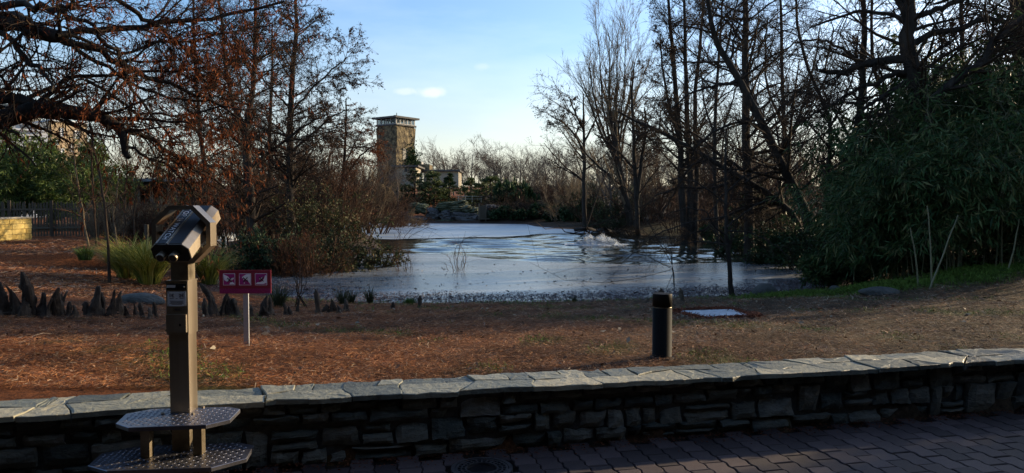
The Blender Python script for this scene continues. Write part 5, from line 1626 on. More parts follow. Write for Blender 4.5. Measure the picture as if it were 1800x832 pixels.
BB = [("drooping dark green bamboo clump spilling over the pond at the thicket's left end", 8.9, 16.4, 14, 2.5, (-.14, -.06)),
      ("dense bamboo clump behind the two grey stones", 9.2, 16.8, 18, 3.1, (-.06, -.05)),
      ("tall bamboo clump in front of the thick trunk", 10.2, 17.2, 18, 3.9, (-.04, -.04)),
      ("front bamboo clump with bare leaning canes above the green grass strip", 9.3, 15.6, 14, 3.3, (-.02, -.08)),
      ("bamboo clump between the leaning canes and the right edge trunk", 10.9, 16.2, 18, 4.2, (0, -.06)),
      ("bamboo clump at the foot of the massive right edge trunk", 12.0, 16.6, 20, 4.5, (0, -.04)),
      ("back bamboo clump rising highest beneath the forked limb", 11.6, 18.8, 24, 5.0, (0, 0)),
      ("back bamboo clump beneath the crooked tree", 10.2, 19.8, 18, 3.7, (-.03, 0)),
      ("rear bamboo clump closest to the right picture edge", 13.6, 18.8, 24, 5.8, (0, 0)),
      ("small bamboo clump low over the water beneath the leaning trunks", 9.9, 20.4, 14, 2.6, (-.06, 0)),
      ("low bushy bamboo clump with leaves hanging to the ground right of the leaning canes", 10.4, 15.6, 10, 1.5, (0, -.15)),
      ("low bushy bamboo clump beneath the right edge trunk", 12.6, 17.8, 16, 2.6, (0, -.12)),
      ("low bushy bamboo clump dipping its leaves to the water at the thicket's left end", 8.7, 16.8, 12, 1.6, (-.08, -.06)),
      ("mid-height bamboo clump filling the gap behind the leaning canes", 10.0, 19.2, 20, 4.1, (0, -.05)),
      ("far bamboo clump filling the gap under the thick trunk's right limb", 12.9, 22.0, 22, 5.2, (0, 0))]
for k, (lb, x, y, n, h, ln) in enumerate(BB):
    bamboo(lb, x, y, n, h, 200 + k, lean=ln, mat='bamboo', low=.04 if 'low bushy' in lb else (.42 if k in (1, 3, 4, 5) else .22))
for k, (a, b, lb) in enumerate([((1633,508),(1683,378),"long bare bamboo cane leaning right in front of the thicket"), ((1638,506),(1630,362),"upright pale bamboo cane beside the leaning one"), ((1615,505),(1600,400),"thin bare cane left of the pale one"), ((1770,480),(1792,385),"thin bare cane leaning near the right edge")]):
    g = on_ground(*a)
    P = resample([np.zeros(3) - [0, 0, .05], (W(*b, g[1]) - g) * .5 + [.02, 0, .0], W(*b, g[1]) - g], 8, .004, rng)[None]
    o = tube_obj("bamboo_cane", [(P, np.linspace(.016, .009, 8)[None], 6)], M['cane'])
    o.location = g
    setp(o, lb, "bamboo cane", "bare bamboo canes")
# sunlit hedge bamboo at the far left
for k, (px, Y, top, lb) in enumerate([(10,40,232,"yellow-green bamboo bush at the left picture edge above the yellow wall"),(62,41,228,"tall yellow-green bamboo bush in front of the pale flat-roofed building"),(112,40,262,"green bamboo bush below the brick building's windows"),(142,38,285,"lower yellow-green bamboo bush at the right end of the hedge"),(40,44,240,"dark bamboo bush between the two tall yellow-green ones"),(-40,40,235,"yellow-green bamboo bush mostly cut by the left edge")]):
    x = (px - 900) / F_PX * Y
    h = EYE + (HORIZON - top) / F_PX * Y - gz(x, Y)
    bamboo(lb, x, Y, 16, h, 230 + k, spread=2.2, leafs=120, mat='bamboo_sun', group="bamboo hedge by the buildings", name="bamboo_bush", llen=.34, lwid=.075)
# ================================================================ TOWER AND ANNEX
M['tower'] = pmat("rubble_stonework", [(.012,.011,.010),(.065,.054,.038),(.145,.115,.068),(.25,.20,.12)], 1.9, .95, 1.0, 2.0, .15, detail=4, dist=.3, pos=[.30,.42,.56,.72])
M['plaster'] = pmat("pale_plaster", [(.24,.215,.165),(.34,.31,.25)], 1.5, .9, .2, 8, .2)
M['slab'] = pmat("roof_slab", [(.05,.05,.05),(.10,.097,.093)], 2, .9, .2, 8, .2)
M['grey_metal'] = pmat("grey_window_frame", [(.17,.175,.175),(.24,.24,.24)], 2, .6, spec=.4)
def glass_pane(name, c, r=.08):
    m, t, b = mat_base(name)
    b.inputs["Base Color"].default_value = rgba(c); b.inputs["Roughness"].default_value = r; b.inputs["Specular IOR Level"].default_value = .8
    return m
M['pane'] = glass_pane("window_glass", (.05,.06,.07))
mm_ = bpy.data.materials.new("clear_window_glass"); mm_.use_nodes = True
tr_ = mm_.node_tree.nodes.new("ShaderNodeBsdfTransparent"); tr_.inputs["Color"].default_value = (.82, .85, .86, 1)
mx_ = mm_.node_tree.nodes.new("ShaderNodeMixShader"); mx_.inputs["Fac"].default_value = .78
b_ = mm_.node_tree.nodes["Principled BSDF"]; b_.inputs["Base Color"].default_value = (.05, .06, .06, 1); b_.inputs["Roughness"].default_value = .08
mm_.node_tree.links.new(b_.outputs[0], mx_.inputs[1]); mm_.node_tree.links.new(tr_.outputs[0], mx_.inputs[2])
mm_.node_tree.links.new(mx_.outputs[0], mm_.node_tree.nodes["Material Output"].inputs["Surface"])
M['clear_pane'] = mm_
TY = 121.0
TA = R(36)                                   # the corner between the two visible faces
tc_ = W(690.5, 300, TY)
s_ = TY / F_PX
ez = W(0, 292, TY)[2]                         # foot of the tower above its terrace
tz = W(0, 219, TY)[2]                         # bottom of the glazed top
rz_ = W(0, 205, TY)[2]
tw = empty("stone_tower", (tc_[0], TY + 3.5, 0), "square rubble stone tower with a glazed lookout room and flat roof beyond the pond", "tower", rz=-R(36) + 0)
A = 4.4                                      # side length
hA = A / 2
# local x to the right face, local -y to the left (shaded) face
mb = MB()
n = 9
zs = np.linspace(ez - 4, tz, n)
for i in range(n - 1):
    pass
mb.box((0, 0, (ez - 4 + tz) / 2), (A, A, tz - ez + 4)); wl = mb.obj("wall", M['tower'], tw)
mb = MB(); mb.box((.0, .0, tz - 2.0), (A + .5, A + .02, 3.4)); mb.v[-1][:4, :2] *= .93; mb.obj("corbelled_top", M['tower'], tw)
mb = MB(); mb.box((0, 0, tz + .06), (A + .62, A + .25, .22)); mb.obj("ledge", M['slab'], tw)
gh = rz_ - tz - .35
mb = MB(); mb.box((0, 0, tz + .17 + gh / 2), (A * .14, A * .14, gh)); mb.obj("lookout_core", M['slab'], tw)
for sx, sy in ((1, 0), (-1, 0), (0, 1), (0, -1)):
    nwin = 5 if sx else 4
    for k in range(nwin + 1):
        u = (-.5 + k / nwin) * (A - .1)
        mb = MB(); mb.box((sx * hA if sx else u, sy * hA if sy else u, tz + .17 + gh / 2), (.14 if sx else .15, .14 if sy else .15, gh)); mb.obj("window_post", M['grey_metal'], tw)
    mb = MB(); mb.box((sx * hA, sy * hA, tz + .17 + .06), (.1 if sx else A - .3, .1 if sy else A - .3, .12)); mb.obj("window_sill", M['grey_metal'], tw)
    for k in range(nwin):
        u = (-.5 + (k + .5) / nwin) * (A - .1)
        w = (A - .1) / nwin - .26
        if True:
            mb = MB(); mb.box((sx * (hA - .05) if sx else u, sy * (hA - .05) if sy else u, tz + .17 + gh / 2), (.03 if sx else w, .03 if sy else w, gh - .1)); mb.obj("window_pane", M['clear_pane'], tw)
mb = MB(); mb.box((0, 0, rz_ + .0), (A + 1.2, A + 1.2, .30)); rf = mb.obj("roof", M['slab'], tw)
mb = MB(); mb.box((.1, -.2, rz_ + .35), (.4, .4, .5)); mb.tube([(.8, -.6, rz_ + .1), (.8, -.6, rz_ + .9)], .06, 6); mb.obj("vent", M['slab'], rf)
# arched doorway in the sunlit face, small openings
mb = MB()
pts = [(-.5, 0), (.5, 0), (.5, 1.9)] + [(.5 * math.cos(a), 1.9 + .55 * math.sin(a)) for a in np.linspace(.3, math.pi - .3, 7)] + [(-.5, 1.9)]
V = [(hA + d, p[0] + .35 - .5, ez + 1.0 + p[1]) for d in (.03, -.3) for p in pts]
k = len(pts)
mb.add(V, [list(range(k)), list(range(k, 2*k))[::-1]] + [[i, k+i, k+(i+1) % k, (i+1) % k] for i in range(k)])
mb.obj("doorway", M['black'], tw)
for y, z in ((-1.1, 4.6), (.9, 3.6), (-.3, 5.2)):
    mb = MB(); mb.box((hA, y, ez + z), (.07, .3, .45)); mb.obj("loophole", M['black'], tw)
for x, z in ((-.1, 3.6), (1.0, 2.2), (-1.6, 5.0)):
    mb = MB(); mb.box((x, -hA, ez + z), (.3, .07, .6)); mb.obj("loophole", M['black'], tw)
rg = np.random.default_rng(8)
n = 900
pos = np.c_[rg.uniform(hA + .02, hA + .25, n), rg.normal(1.5, .75, n), ez - .4 + rg.gamma(2.0, .7, n)]
leaf_obj("ivy", pos, rg.normal(0, 1, (n, 3)) + [.5, 0, -.4], .35, .3, M['ivy'], tw, rg)

an = empty("annex_building", (tc_[0] + 3, TY + 1.0, 0), "pale flat-roofed annex with three arched openings below the stone tower", "building")
ox, oy = tc_[0] + 3, TY + 1.0
def lw(px, py, Y):
    p = W(px, py, Y)
    return p - np.array([ox, oy, 0])
def bxp(mb, px0, px1, py0, py1, Y, depth):
    a, b = lw(px0, py1, Y), lw(px1, py0, Y)
    c = (a + b) / 2
    mb.box((c[0], c[1] + depth / 2, c[2]), (b[0] - a[0], depth, b[2] - a[2]))
mb = MB(); bxp(mb, 668, 700, 292, 330, TY - 5, 8); mb.obj("shaded_wall", M['slab'], an)  # shade put into the colour: dark grey beside the pale plaster
mb = MB(); bxp(mb, 698, 731, 295, 330, TY - 5.2, 8); w_ = mb.obj("arcade_wall", M['plaster'], an)
mb = MB(); bxp(mb, 664, 735, 290.5, 293.5, TY - 5.8, 9); mb.obj("roof", M['slab'], an)
for k in range(3):
    c = lw(713.5 + k * 6.4, 298.6, TY - 5.25)
    mb = MB(); r_ = .24
    pts = [(-r_, -.35), (r_, -.35)] + [(r_ * math.cos(a), .1 + r_ * math.sin(a)) for a in np.linspace(0, math.pi, 7)]
    V = [(c[0] + p[0], c[1] + d, c[2] + p[1]) for d in (0, .2) for p in pts]; kk = len(pts)
    mb.add(V, [list(range(kk)), list(range(kk, 2*kk))[::-1]] + [[i, kk+i, kk+(i+1) % kk, (i+1) % kk] for i in range(kk)])
    mb.obj("arched_opening", M['black'], w_)
mb = MB(); bxp(mb, 745, 806, 301, 330, TY + 2, 7); mb.obj("wing_wall", M['plaster'], an)
mb = MB(); bxp(mb, 741, 809, 298.5, 301.5, TY + 1.5, 8); mb.obj("wing_roof", M['slab'], an)
mb = MB(); bxp(mb, 731, 755, 289, 302, TY + 4, 5); mb.obj("rear_block", M['tower'], an)
mb = MB(); bxp(mb, 727, 741, 284, 290, TY + 5, 3); bxp(mb, 737, 737.6, 271, 290, TY + 5, .06); bxp(mb, 740, 740.5, 278, 290, TY + 5, .06); mb.obj("railing", M['grey_metal'], an)
# ---- conifers and ivy mass below the tower
def conifer(label, px, py0, py1, wpx, Y, seed, mat='cedar', layers=9, flat_=.35, name="cedar_tree", n=26):
    rg = np.random.default_rng(seed)
    x = (px - 900) / F_PX * Y; s = Y / F_PX
    z0 = EYE + (HORIZON - py0) * s; h = (py0 - py1) * s; w = wpx * s
    z0 = min(z0, gz(x, Y)) if gz(x, Y) < z0 else z0
    h = EYE + (HORIZON - py1) * s - z0
    e = empty(name, (x, Y, z0), label, "tree", "conifers below the tower")
    P = np.stack([resample([[0,0,0],[.1,0,h*.5],[0,.05,h]], 12)]); Rr = np.linspace(.22, .04, 12)[None]
    tube_obj("trunk", [(P, Rr, 7)], M['bark_warm'], e)
    P1, R1 = grow(rg, P, Rr, n * 2, .1, .98, 1.35, lambda t: 0, 6, lenabs=lambda t: w * .62 * (1.15 - t ** 1.6), wander=.05, grav=-.02, rr=.4, rmin=.03, flat_=.5, lvar=.3)
    P2, R2 = grow(rg, P1, R1, 9, .15, 1, .8, lambda t: .32, 4, wander=.08, grav=-.03, rr=.5, rmin=.015, flat_=flat_)
    tube_obj("crown", [(P1, R1, 4), (P2, R2, 3)], M['bark_warm'], e)
    pos, tan = along(P2, rg, 9)
    pos = pos + rg.normal(0, .10, pos.shape) * [1, 1, .5]
    leaf_obj("foliage", pos, tan + rg.normal(0, .7, pos.shape) * [1, 1, .45], .34 * rg.uniform(.6, 1.2, len(pos)), .13, M[mat], e, rg)
conifer("dark ivy-green conifer directly below the arched openings of the annex", 728, 362, 299, 52, 112, 1, 'ivy', n=30)
conifer("green conifer in the middle of the group below the annex", 762, 362, 300, 50, 111, 2, 'cedar', n=28)
conifer("dark narrow conifer in front of the annex wing", 789, 358, 303, 24, 113, 3, 'ivy', n=24)
conifer("broad layered cedar catching the sun right of the annex", 862, 368, 311, 70, 104, 4, 'cedar', n=26)
conifer("olive-green cedar between the annex wing and the broad cedar", 826, 362, 314, 44, 108, 5, 'cedar', n=22)
conifer("small dark conifer at the left of the ivy-green one", 700, 362, 322, 40, 110, 6, 'ivy', n=20)
# ---- rock pile on the far shore
RY = 83.0
def slab_rock(px0, px1, py0, py1, label, seed, Y=RY, mat='cliff', depth=3.0, tilt=0.0):
    a, b = W(px0, py1, Y), W(px1, py0, Y)
    bm = bmesh.new()
    bmesh.ops.create_icosphere(bm, subdivisions=4, radius=.5)
    o = np.random.default_rng(seed).uniform(0, 60, 3)
    sx, sz = b[0] - a[0], b[2] - a[2]
    for v in bm.verts:
        c = v.co.normalized()
        k = max(abs(c.x), abs(c.z) * 1.0, abs(c.y)) ** .55
        c = c / k * .5
        c *= 1 + .22 * mnoise.noise(c * 3 + Vector(o)) + .10 * mnoise.noise(Vector((c.x * 4, c.y * 4, c.z * 12)) + Vector(o)) + .14 * (mnoise.cell(Vector((c.x * 5, c.y * 4, c.z * 7)) + Vector(o)) - .5)
        v.co = Vector((c.x * sx, c.y * depth, c.z * sz + tilt * c.x * sx))
    me = bpy.data.meshes.new("rock"); bm.to_mesh(me); bm.free(); me.materials.append(M[mat])
    c = (a + b) / 2
    ob = mobj("rock", me, loc=(c[0], Y + depth * .3, c[2]))
    setp(ob, label, "rock", "rock formation on the far shore")
for k, (a, b, c, d, lb, mt, ti, dy) in enumerate([
    (716,752,357,376,"mossy rounded rock at the left end of the far rock pile",'moss_rock',-.05,0),(765,822,354,372,"long sloping mossy slab on top of the far rock pile",'moss_rock',.14,1),(790,828,362,374,"flat mossy slab under the long sloping one",'moss_rock',.1,0),
    (745,772,366,396,"grey rock face below the mossy rounded rock",'cliff',0,.5),(770,800,370,397,"bluish grey upright rock in the middle of the far pile",'cliff',0,0),(796,842,372,397,"big grey block at the right end of the far rock pile",'cliff',0,-.5),(818,842,364,380,"mossy ledge rock beside the wooden posts",'moss_rock',.05,0),
    (715,752,380,397,"low dark rock at the water under the mossy rounded one",'cliff',0,-.6),(762,798,386,397,"low mossy rock at the waterline mid pile",'moss_rock',0,-1),(845,882,360,385,"grey rock wall behind the wooden landing stage",'cliff',0,2),(690,722,372,397,"dark rock half hidden by the brown shrubs at the pile's far left",'cliff',0,.5),(858,888,372,392,"lower grey rock wall right behind the landing stage rail",'cliff',0,1.5)]):
    slab_rock(a, b, c, d, lb, 500 + k, RY + dy, mt, 3.0, ti)
# ---- landing stage, gate posts, boards
ls = empty("landing_stage", (0, RY - 2, LAKE_Z), "small wooden landing stage with railing on the far shore right of the rocks", "landing stage")
def bl(mb, px0, px1, py0, py1, Y, depth):
    a, b = W(px0, py1, Y), W(px1, py0, Y); c = (a + b) / 2
    mb.box((c[0], Y - (RY - 2) + depth / 2, c[2] - LAKE_Z), (abs(b[0] - a[0]), depth, abs(b[2] - a[2])))
mb = MB(); bl(mb, 842, 893, 384, 386, RY - 2.5, 2.5); mb.obj("deck", M['picket'], ls)
for px in (842, 854, 893):
    mb = MB(); bl(mb, px - 1, px + 1, 358 if px < 860 else 369, 395, RY - 2.4, .14); mb.obj("post", M['picket'], ls)
for py in (374, 379):
    mb = MB(); bl(mb, 855, 893, py, py + .9, RY - 2.3, .06); mb.obj("rail", M['wood_dark'], ls)
mb = MB(); bl(mb, 843, 853, 362, 384, RY - 2, .12); mb.obj("gate", M['picket'], ls)
for k in range(5):
    mb = MB(); bl(mb, 845 + k * 9, 849 + k * 9, 391, 395, RY - 2.55, .3); mb.obj("footing", M['plaster'], ls)
pg = empty("white_railing", (0, 96, 0), "thin pale railing above the rock pile in front of the conifers", "railing")
for px in (806, 818, 830, 846):
    mb = MB(); a, b = W(px, 356, 96), W(px, 344, 96); mb.tube([a - [0, 96, 0], b - [0, 96, 0]], .05, 6); mb.obj("post", M['plaster'], pg)
for py in (345.5, 350):
    mb = MB(); mb.tube([W(803, py, 96) - [0, 96, 0], W(848, py, 96) - [0, 96, 0]], .04, 6); mb.obj("rail", M['plaster'], pg)
ib = empty("information_board", (0, 82, 0), "two small pale green boards standing on the far shore right of the landing stage", "board")
for a, b, c, d, m_ in ((955,964,370,377,'b'),(968,971,372,375,'w'),(975,979,370,377,'w')):
    p, q = W(a, d, 82), W(b, c, 82)
    mb = MB(); mb.box(((p[0] + q[0]) / 2, 0, (p[2] + q[2]) / 2), (q[0] - p[0], .06, q[2] - p[2])); mb.obj("panel", M['pale_slab'] if m_ == 'w' else M['grey_metal'], ib)
    mb = MB(); mb.box(((p[0] + q[0]) / 2, .04, p[2] - .5), (.08, .05, 1.1)); mb.obj("leg", M['wood_dark'], ib)
hs = empty("keeper_shed", (0, 84, 0), "little brown timber shed between the landing stage and the boards", "shed")
p, q = W(921, 381, 84), W(934, 367, 84)
mb = MB(); mb.box(((p[0] + q[0]) / 2, 1, (p[2] + q[2]) / 2 - .2), (q[0] - p[0], 2, q[2] - p[2] + .4)); mb.obj("wall", M['wood_dark'], hs)
mb = MB(); mb.prism([(p[0] - .2, -.3), (q[0] + .2, -.3), (q[0] + .2, 2.2), (p[0] - .2, 2.2)], q[2], q[2] + .15); mb.obj("roof", M['slab'], hs)
mb = MB(); mb.box(((p[0] + q[0]) / 2, -.02, (p[2] + q[2]) / 2), (.3, .04, .5)); mb.obj("window", M['pane'], hs)

# ================================================================ LEFT BACKGROUND: WALL, FENCE, BUILDINGS, PAVILION
yw = empty("yellow_wall", (-17, 25.5, 0), "low yellow sandstone block wall ending beside the picket fence", "wall")
a, b = W(-60, 385, 23.6), W(55, 384, 27.2)
z0 = W(0, 428, 25)[2] - .3; z1 = W(0, 386, 25)[2]
L_ = np.array([b[0] - a[0], b[1] - a[1]]); ln_ = np.linalg.norm(L_); ux = L_ / ln_; nx_ = np.array([-ux[1], ux[0]])
mb = MB(); c = (a + b) / 2
an_w = math.atan2(ux[1], ux[0])
mb.box((c[0] + 17 + nx_[0] * .16, c[1] - 25.5 + nx_[1] * .16, (z0 + z1) / 2), (ln_ - .02, .26, z1 - z0), rz=an_w); mb.obj("mortar_core", M['mortar'], yw)
nr = 6
rh = (z1 - z0) / nr
for r in range(nr):
    x = -rnd.uniform(0, .3)
    while x < ln_ - .01:
        w = rnd.uniform(.24, .52)
        x1 = min(x + w, ln_)
        if x1 > 0.02:
            xa = max(x, 0)
            m_ = a[:2] + ux * (xa + x1) / 2 + nx_ * (.02 + rnd.uniform(-.012, .012))
            mb = MB(); mb.box((m_[0] + 17, m_[1] - 25.5, z0 + (r + .5) * rh), (x1 - xa - .012, .06, rh - .012), rz=an_w); mb.obj("stone", M['yellow_wall'], yw)
        x = x1
mb = MB(); mb.box((c[0] + 17 + nx_[0] * .14, c[1] - 25.5 + nx_[1] * .14, z1 + .03), (ln_ + .06, .42, .06), rz=an_w); mb.obj("cap", M['plaster'], yw)

fe = empty("picket_fence", (-16, 31, 0), "long dark wooden picket fence running behind the ornamental grass and saplings", "fence")
fa, fb = W(-60, 385, 30), W(300, 385, 33)
fd = (fb - fa)[:2]; fl = np.linalg.norm(fd); fu = fd / fl; fan = math.atan2(fu[1], fu[0])
ftop = W(0, 355, 31)[2]; fbot = W(0, 416, 31)[2]
pk = MB(); pk.prism([(-.035, -.01), (.035, -.01), (.035, .01), (-.035, .01)], 0, ftop - fbot - .06)
pk.add([(-.035, -.01, ftop - fbot - .06), (.035, -.01, ftop - fbot - .06), (0, -.01, ftop - fbot), (-.035, .01, ftop - fbot - .06), (.035, .01, ftop - fbot - .06), (0, .01, ftop - fbot)], [[0, 1, 2], [3, 5, 4], [0, 2, 5, 3], [1, 4, 5, 2]])
pkm = pk.mesh("picket", M['picket'])
npk = int(fl / .105)
for i in range(npk):
    p = fa[:2] + fu * (i + .5) * fl / npk
    o = mobj("picket", pkm, fe, loc=(p[0] + 16, p[1] - 31, fbot + rnd.uniform(-.03, .03)))
    o.rotation_euler = (0, rnd.gauss(0, .012), fan)
for i in range(int(fl / 1.5) + 1):
    p = fa[:2] + fu * i * 1.5
    mb = MB(); mb.box((0, -.07, (ftop - fbot) / 2), (.11, .11, ftop - fbot + .12)); o = mb.obj("fence_post", M['wood_dark'], fe, loc=(p[0] + 16, p[1] - 31, fbot)); o.rotation_euler = (0, 0, fan)
for z in (.25, .78):
    p = (fa + fb)[:2] / 2
    mb = MB(); mb.box((0, -.035, 0), (fl, .045, .08)); o = mb.obj("rail", M['picket'], fe, loc=(p[0] + 16, p[1] - 31, fbot + (ftop - fbot) * z)); o.rotation_euler = (0, 0, fan)

def brick_mat(name, c1, c2, mc, s=2.2):
    m, t, b = mat_base(name)
    N, Lk = t.nodes.new, t.links.new
    tcn = N("ShaderNodeTexCoord"); br_ = N("ShaderNodeTexBrick")
    mpn = N("ShaderNodeMapping"); mpn.inputs["Rotation"].default_value = (math.pi / 2, 0, 0)
    Lk(tcn.outputs["Object"], mpn.inputs["Vector"]); Lk(mpn.outputs["Vector"], br_.inputs["Vector"])
    br_.inputs["Color1"].default_value = rgba(c1); br_.inputs["Color2"].default_value = rgba(c2); br_.inputs["Mortar"].default_value = rgba(mc)
    br_.inputs["Scale"].default_value = s; br_.inputs["Mortar Size"].default_value = .02
    Lk(br_.outputs["Color"], b.inputs["Base Color"]); b.inputs["Roughness"].default_value = .9
    return m
M['tan_brick'] = brick_mat("tan_brick", (.34,.25,.15), (.28,.20,.12), (.30,.25,.18))
M['white_plaster'] = pmat("white_plaster", [(.48,.50,.52),(.58,.60,.62)], 1, .85, spec=.2)
M['grey_plaster'] = pmat("grey_plaster", [(.22,.24,.25),(.28,.30,.31)], 1, .85, spec=.2)
M['dark_roof'] = pmat("dark_roof_tiles", [(.05,.05,.055),(.09,.09,.09)], 2, .8, spec=.2)
def building(name, label, cx, cy, rz):
    return empty(name, (cx, cy, 0), label, "building", None, rz)
BY = 72.0
def flat_block(e, org, mb, px0, px1, py0, py1, Y, depth):
    a, b = W(px0, py1, Y), W(px1, py0, Y); c = (a + b) / 2
    mb.box((c[0] - org[0], Y - org[1] + depth / 2, c[2] - org[2]), (b[0] - a[0], depth, b[2] - a[2]))
def facade(name, label, pxc, Y, rz):
    """a building whose front is turned toward the sun; block() places pieces on it by where they show"""
    c = W(pxc, HORIZON, Y)
    e = empty(name, (c[0], c[1], 0), label, "building", None, rz)
    az0 = math.atan2(c[0], c[1]); r = math.hypot(c[0], c[1])
    def block(pname, mat, px0, px1, py0, py1, dy, depth, parent=None):
        xs = []
        for px in (px0, px1):
            v = np.array([(px - 900) / F_PX, 1.0]); v = v / np.linalg.norm(v)
            u = np.array([math.cos(rz), math.sin(rz)])
            # ray t*v meets the line c + s*u
            A_ = np.array([[v[0], -u[0]], [v[1], -u[1]]]); t, s_ = np.linalg.solve(A_, c[:2])
            xs.append((s_, t * v[1]))
        Ym = (xs[0][1] + xs[1][1]) / 2
        z0, z1 = EYE + (HORIZON - py1) / F_PX * Ym, EYE + (HORIZON - py0) / F_PX * Ym
        m = MB(); m.box(((xs[0][0] + xs[1][0]) / 2, dy + depth / 2, (z0 + z1) / 2), (xs[1][0] - xs[0][0], depth, z1 - z0))
        return m.obj(pname, mat, parent or e)
    return e, block
bb, blk = facade("brick_apartment_building", "tan brick apartment building with white windows behind the bamboo bushes at the left", 122, 72.0, R(52))
blk("wall", M['tan_brick'], 91, 157, 216, 400, 0, 12)
blk("cornice", M['white_plaster'], 90.5, 157.5, 213.5, 216.5, -.2, 12.4)
for px, py, w, h in ((110,226,6,15),(135,231,9,14),(101,247,6,9),(128,254,5,14),(143,252,5,14),(110,262,6,14),(135,280,8,14),(118,284,6,14)):
    wd = blk("window", M['white_plaster'], px, px + w, py, py + h, -.08, .2)
    blk("pane", M['pane'], px + w * .55, px + w * .92, py + h * .12, py + h * .95, -.11, .1, wd)
blk("downpipe", M['slab'], 92.2, 93.2, 218, 330, -.2, .2)
blk("porch_roof_wall", M['white_plaster'], 128, 157, 292, 400, -3, 3)
wb, blk = facade("white_flat_roofed_building", "white flat-roofed building with a small grey rooftop storey beside the brick building", 40, 66.0, R(40))
blk("wall", M['white_plaster'], -60, 88, 228, 400, 0, 7)
up_ = blk("rooftop_storey", M['grey_plaster'], 18, 90, 213, 228, 1.5, 4)
for px, w in ((47, 14), (66, 16)):
    blk("window", M['pane'], px, px + w, 218, 225, 1.4, .2, up_)
blk("roof_edge", M['white_plaster'], -62, 89, 226, 229, -.25, 7.5)
gb, blk = facade("pale_house", "pale green-grey house with a dark pitched roof showing above the overhanging limb", 20, 92.0, R(42))
gw = blk("wall", M['plaster'], -30, 25, 183, 400, 0, 10)
blk("side_wing", M['plaster'], 25, 80, 206, 400, 1, 9)
for px in (2, 12):
    blk("window", M['pane'], px, px + 6, 186, 192, -.06, .2, gw)
rf_ = blk("roof", M['dark_roof'], 22, 52, 184, 206, -.4, 10)
me = rf_.data
zt_ = max(v.co.z for v in me.vertices); xm = max(v.co.x for v in me.vertices)
for v in me.vertices:
    if v.co.z > zt_ - .01 and v.co.x > xm - .01: v.co.z -= 1.45
# pavilion with posts behind the fence
PY_ = 44.0
o4 = np.array([W(255, 350, PY_)[0], PY_, 0])
pv = building("open_pavilion", "open-sided pavilion with pale posts and a flat pale roof edge behind the fence", o4[0], o4[1], 0)
mb = MB(); flat_block(pv, o4, mb, 160, 345, 314, 319, PY_, 5); mb.obj("roof", M['grey_plaster'], pv)
mb = MB(); flat_block(pv, o4, mb, 165, 340, 319, 330, PY_ + .3, 4.4); mb.obj("fascia", M['wood_dark'], pv)
for px in (182, 212, 243, 266, 283, 297, 312, 328):
    mb = MB(); flat_block(pv, o4, mb, px - 1.5, px + 1.5, 330, 400, PY_ + .5, .12); mb.obj("post", M['plaster'], pv)
mb = MB(); flat_block(pv, o4, mb, 165, 340, 330, 400, PY_ + 4.5, .2); mb.obj("rear_wall", M['wood_dark'], pv)
# wooden stumps / posts near the grass
for k, (a, b) in enumerate([((258,440),(254,395)),((300,445),(299,396))]):
    g = on_ground(*a); p = W(b[0], b[1], min(g[1], 30))
    Yk = min(g[1], 30)
    q = W(a[0], a[1], Yk)
    mb = MB(); mb.tube([(0, 0, -.2), (0.01, 0, p[2] - q[2])], .07, 8)
    setp(mb.obj("wooden_post", M['picket'], loc=(q[0], Yk, q[2])), ("short weathered wooden post to the left of the viewer head", "short weathered wooden post seen through the viewer's yoke ring")[k], "post")

# ================================================================ FOUNTAINS
M['spray'] = pmat("white_water", [(.70,.74,.76),(.85,.87,.88)], 3, .5, spec=.4, trans=.4)
def fountain(label, px, py, wpx, hpx, n, seed):
    """a bubbling fountain: several low splashes side by side, each throwing drops outward and up"""
    rg = np.random.default_rng(seed)
    c = atz(px, py, LAKE_Z); s = c[1] / F_PX
    w, h = wpx * s / 2, hpx * s
    e = empty("fountain", (c[0], c[1], LAKE_Z), label, "fountain")
    k = 9
    cx = np.linspace(-.62, .62, k) * w + rg.normal(0, .05, k) * w; cy = rg.normal(0, .22, k) * w
    cr = rg.uniform(.16, .38, k) * w
    chh = h * (1 - (cx / w) ** 2 * 1.3) * rg.uniform(.55, 1.05, k)
    i = rg.integers(0, k, n)
    a = rg.uniform(0, 6.28, n); v = rg.uniform(.1, 1, n); t = rg.uniform(0, 1, n)
    r = v * t * cr[i] * 1.25
    z = chh[i] * 4 * t * (1 - t) * (1.25 - .8 * v) * rg.uniform(.55, 1.15, n)
    pos = np.c_[cx[i] + r * np.cos(a), cy[i] + r * np.sin(a), np.maximum(z, .01)]
    d = np.c_[np.cos(a) * .7, np.sin(a) * .7, (1 - 2 * t) * 2.2] + rg.normal(0, .3, (n, 3))
    leaf_obj("spray", pos, d, rg.uniform(.02, .10, n), rg.uniform(.006, .022, n), M['spray'], e, rg)
    m = n // 3
    rr = np.sqrt(rg.uniform(0, 1, m)); a = rg.uniform(0, 6.28, m)
    pos = np.c_[rr * np.cos(a) * w * 1.15, rr * np.sin(a) * w * .7, rg.uniform(.01, .05, m)]
    leaf_obj("foam", pos, np.c_[rg.normal(0, 1, (m, 2)), np.zeros(m)], rg.uniform(.05, .14, m), .05, M['spray'], e, rg, 0)
    q = n // 40
    i = rg.integers(0, k, q); a = rg.uniform(0, 6.28, q); v = rg.uniform(.2, 1, q); T = np.linspace(0, rg.uniform(.4, .8, q), 7).T
    rj = v[:, None] * T * cr[i][:, None] * 1.4
    zj = chh[i][:, None] * 1.2 * 4 * T * (1 - T) * (1.3 - .7 * v)[:, None] + .01
    P = np.stack([cx[i][:, None] + rj * np.cos(a)[:, None], cy[i][:, None] + rj * np.sin(a)[:, None], zj], -1)
    tube_obj("jets", [(P, np.full((q, 7), .005), 3)], M['spray'], e, kind="stuff")
fountain("low white fountain spray bubbling in the open water right of the middle", 1048, 431, 96, 18, 7500, 1)
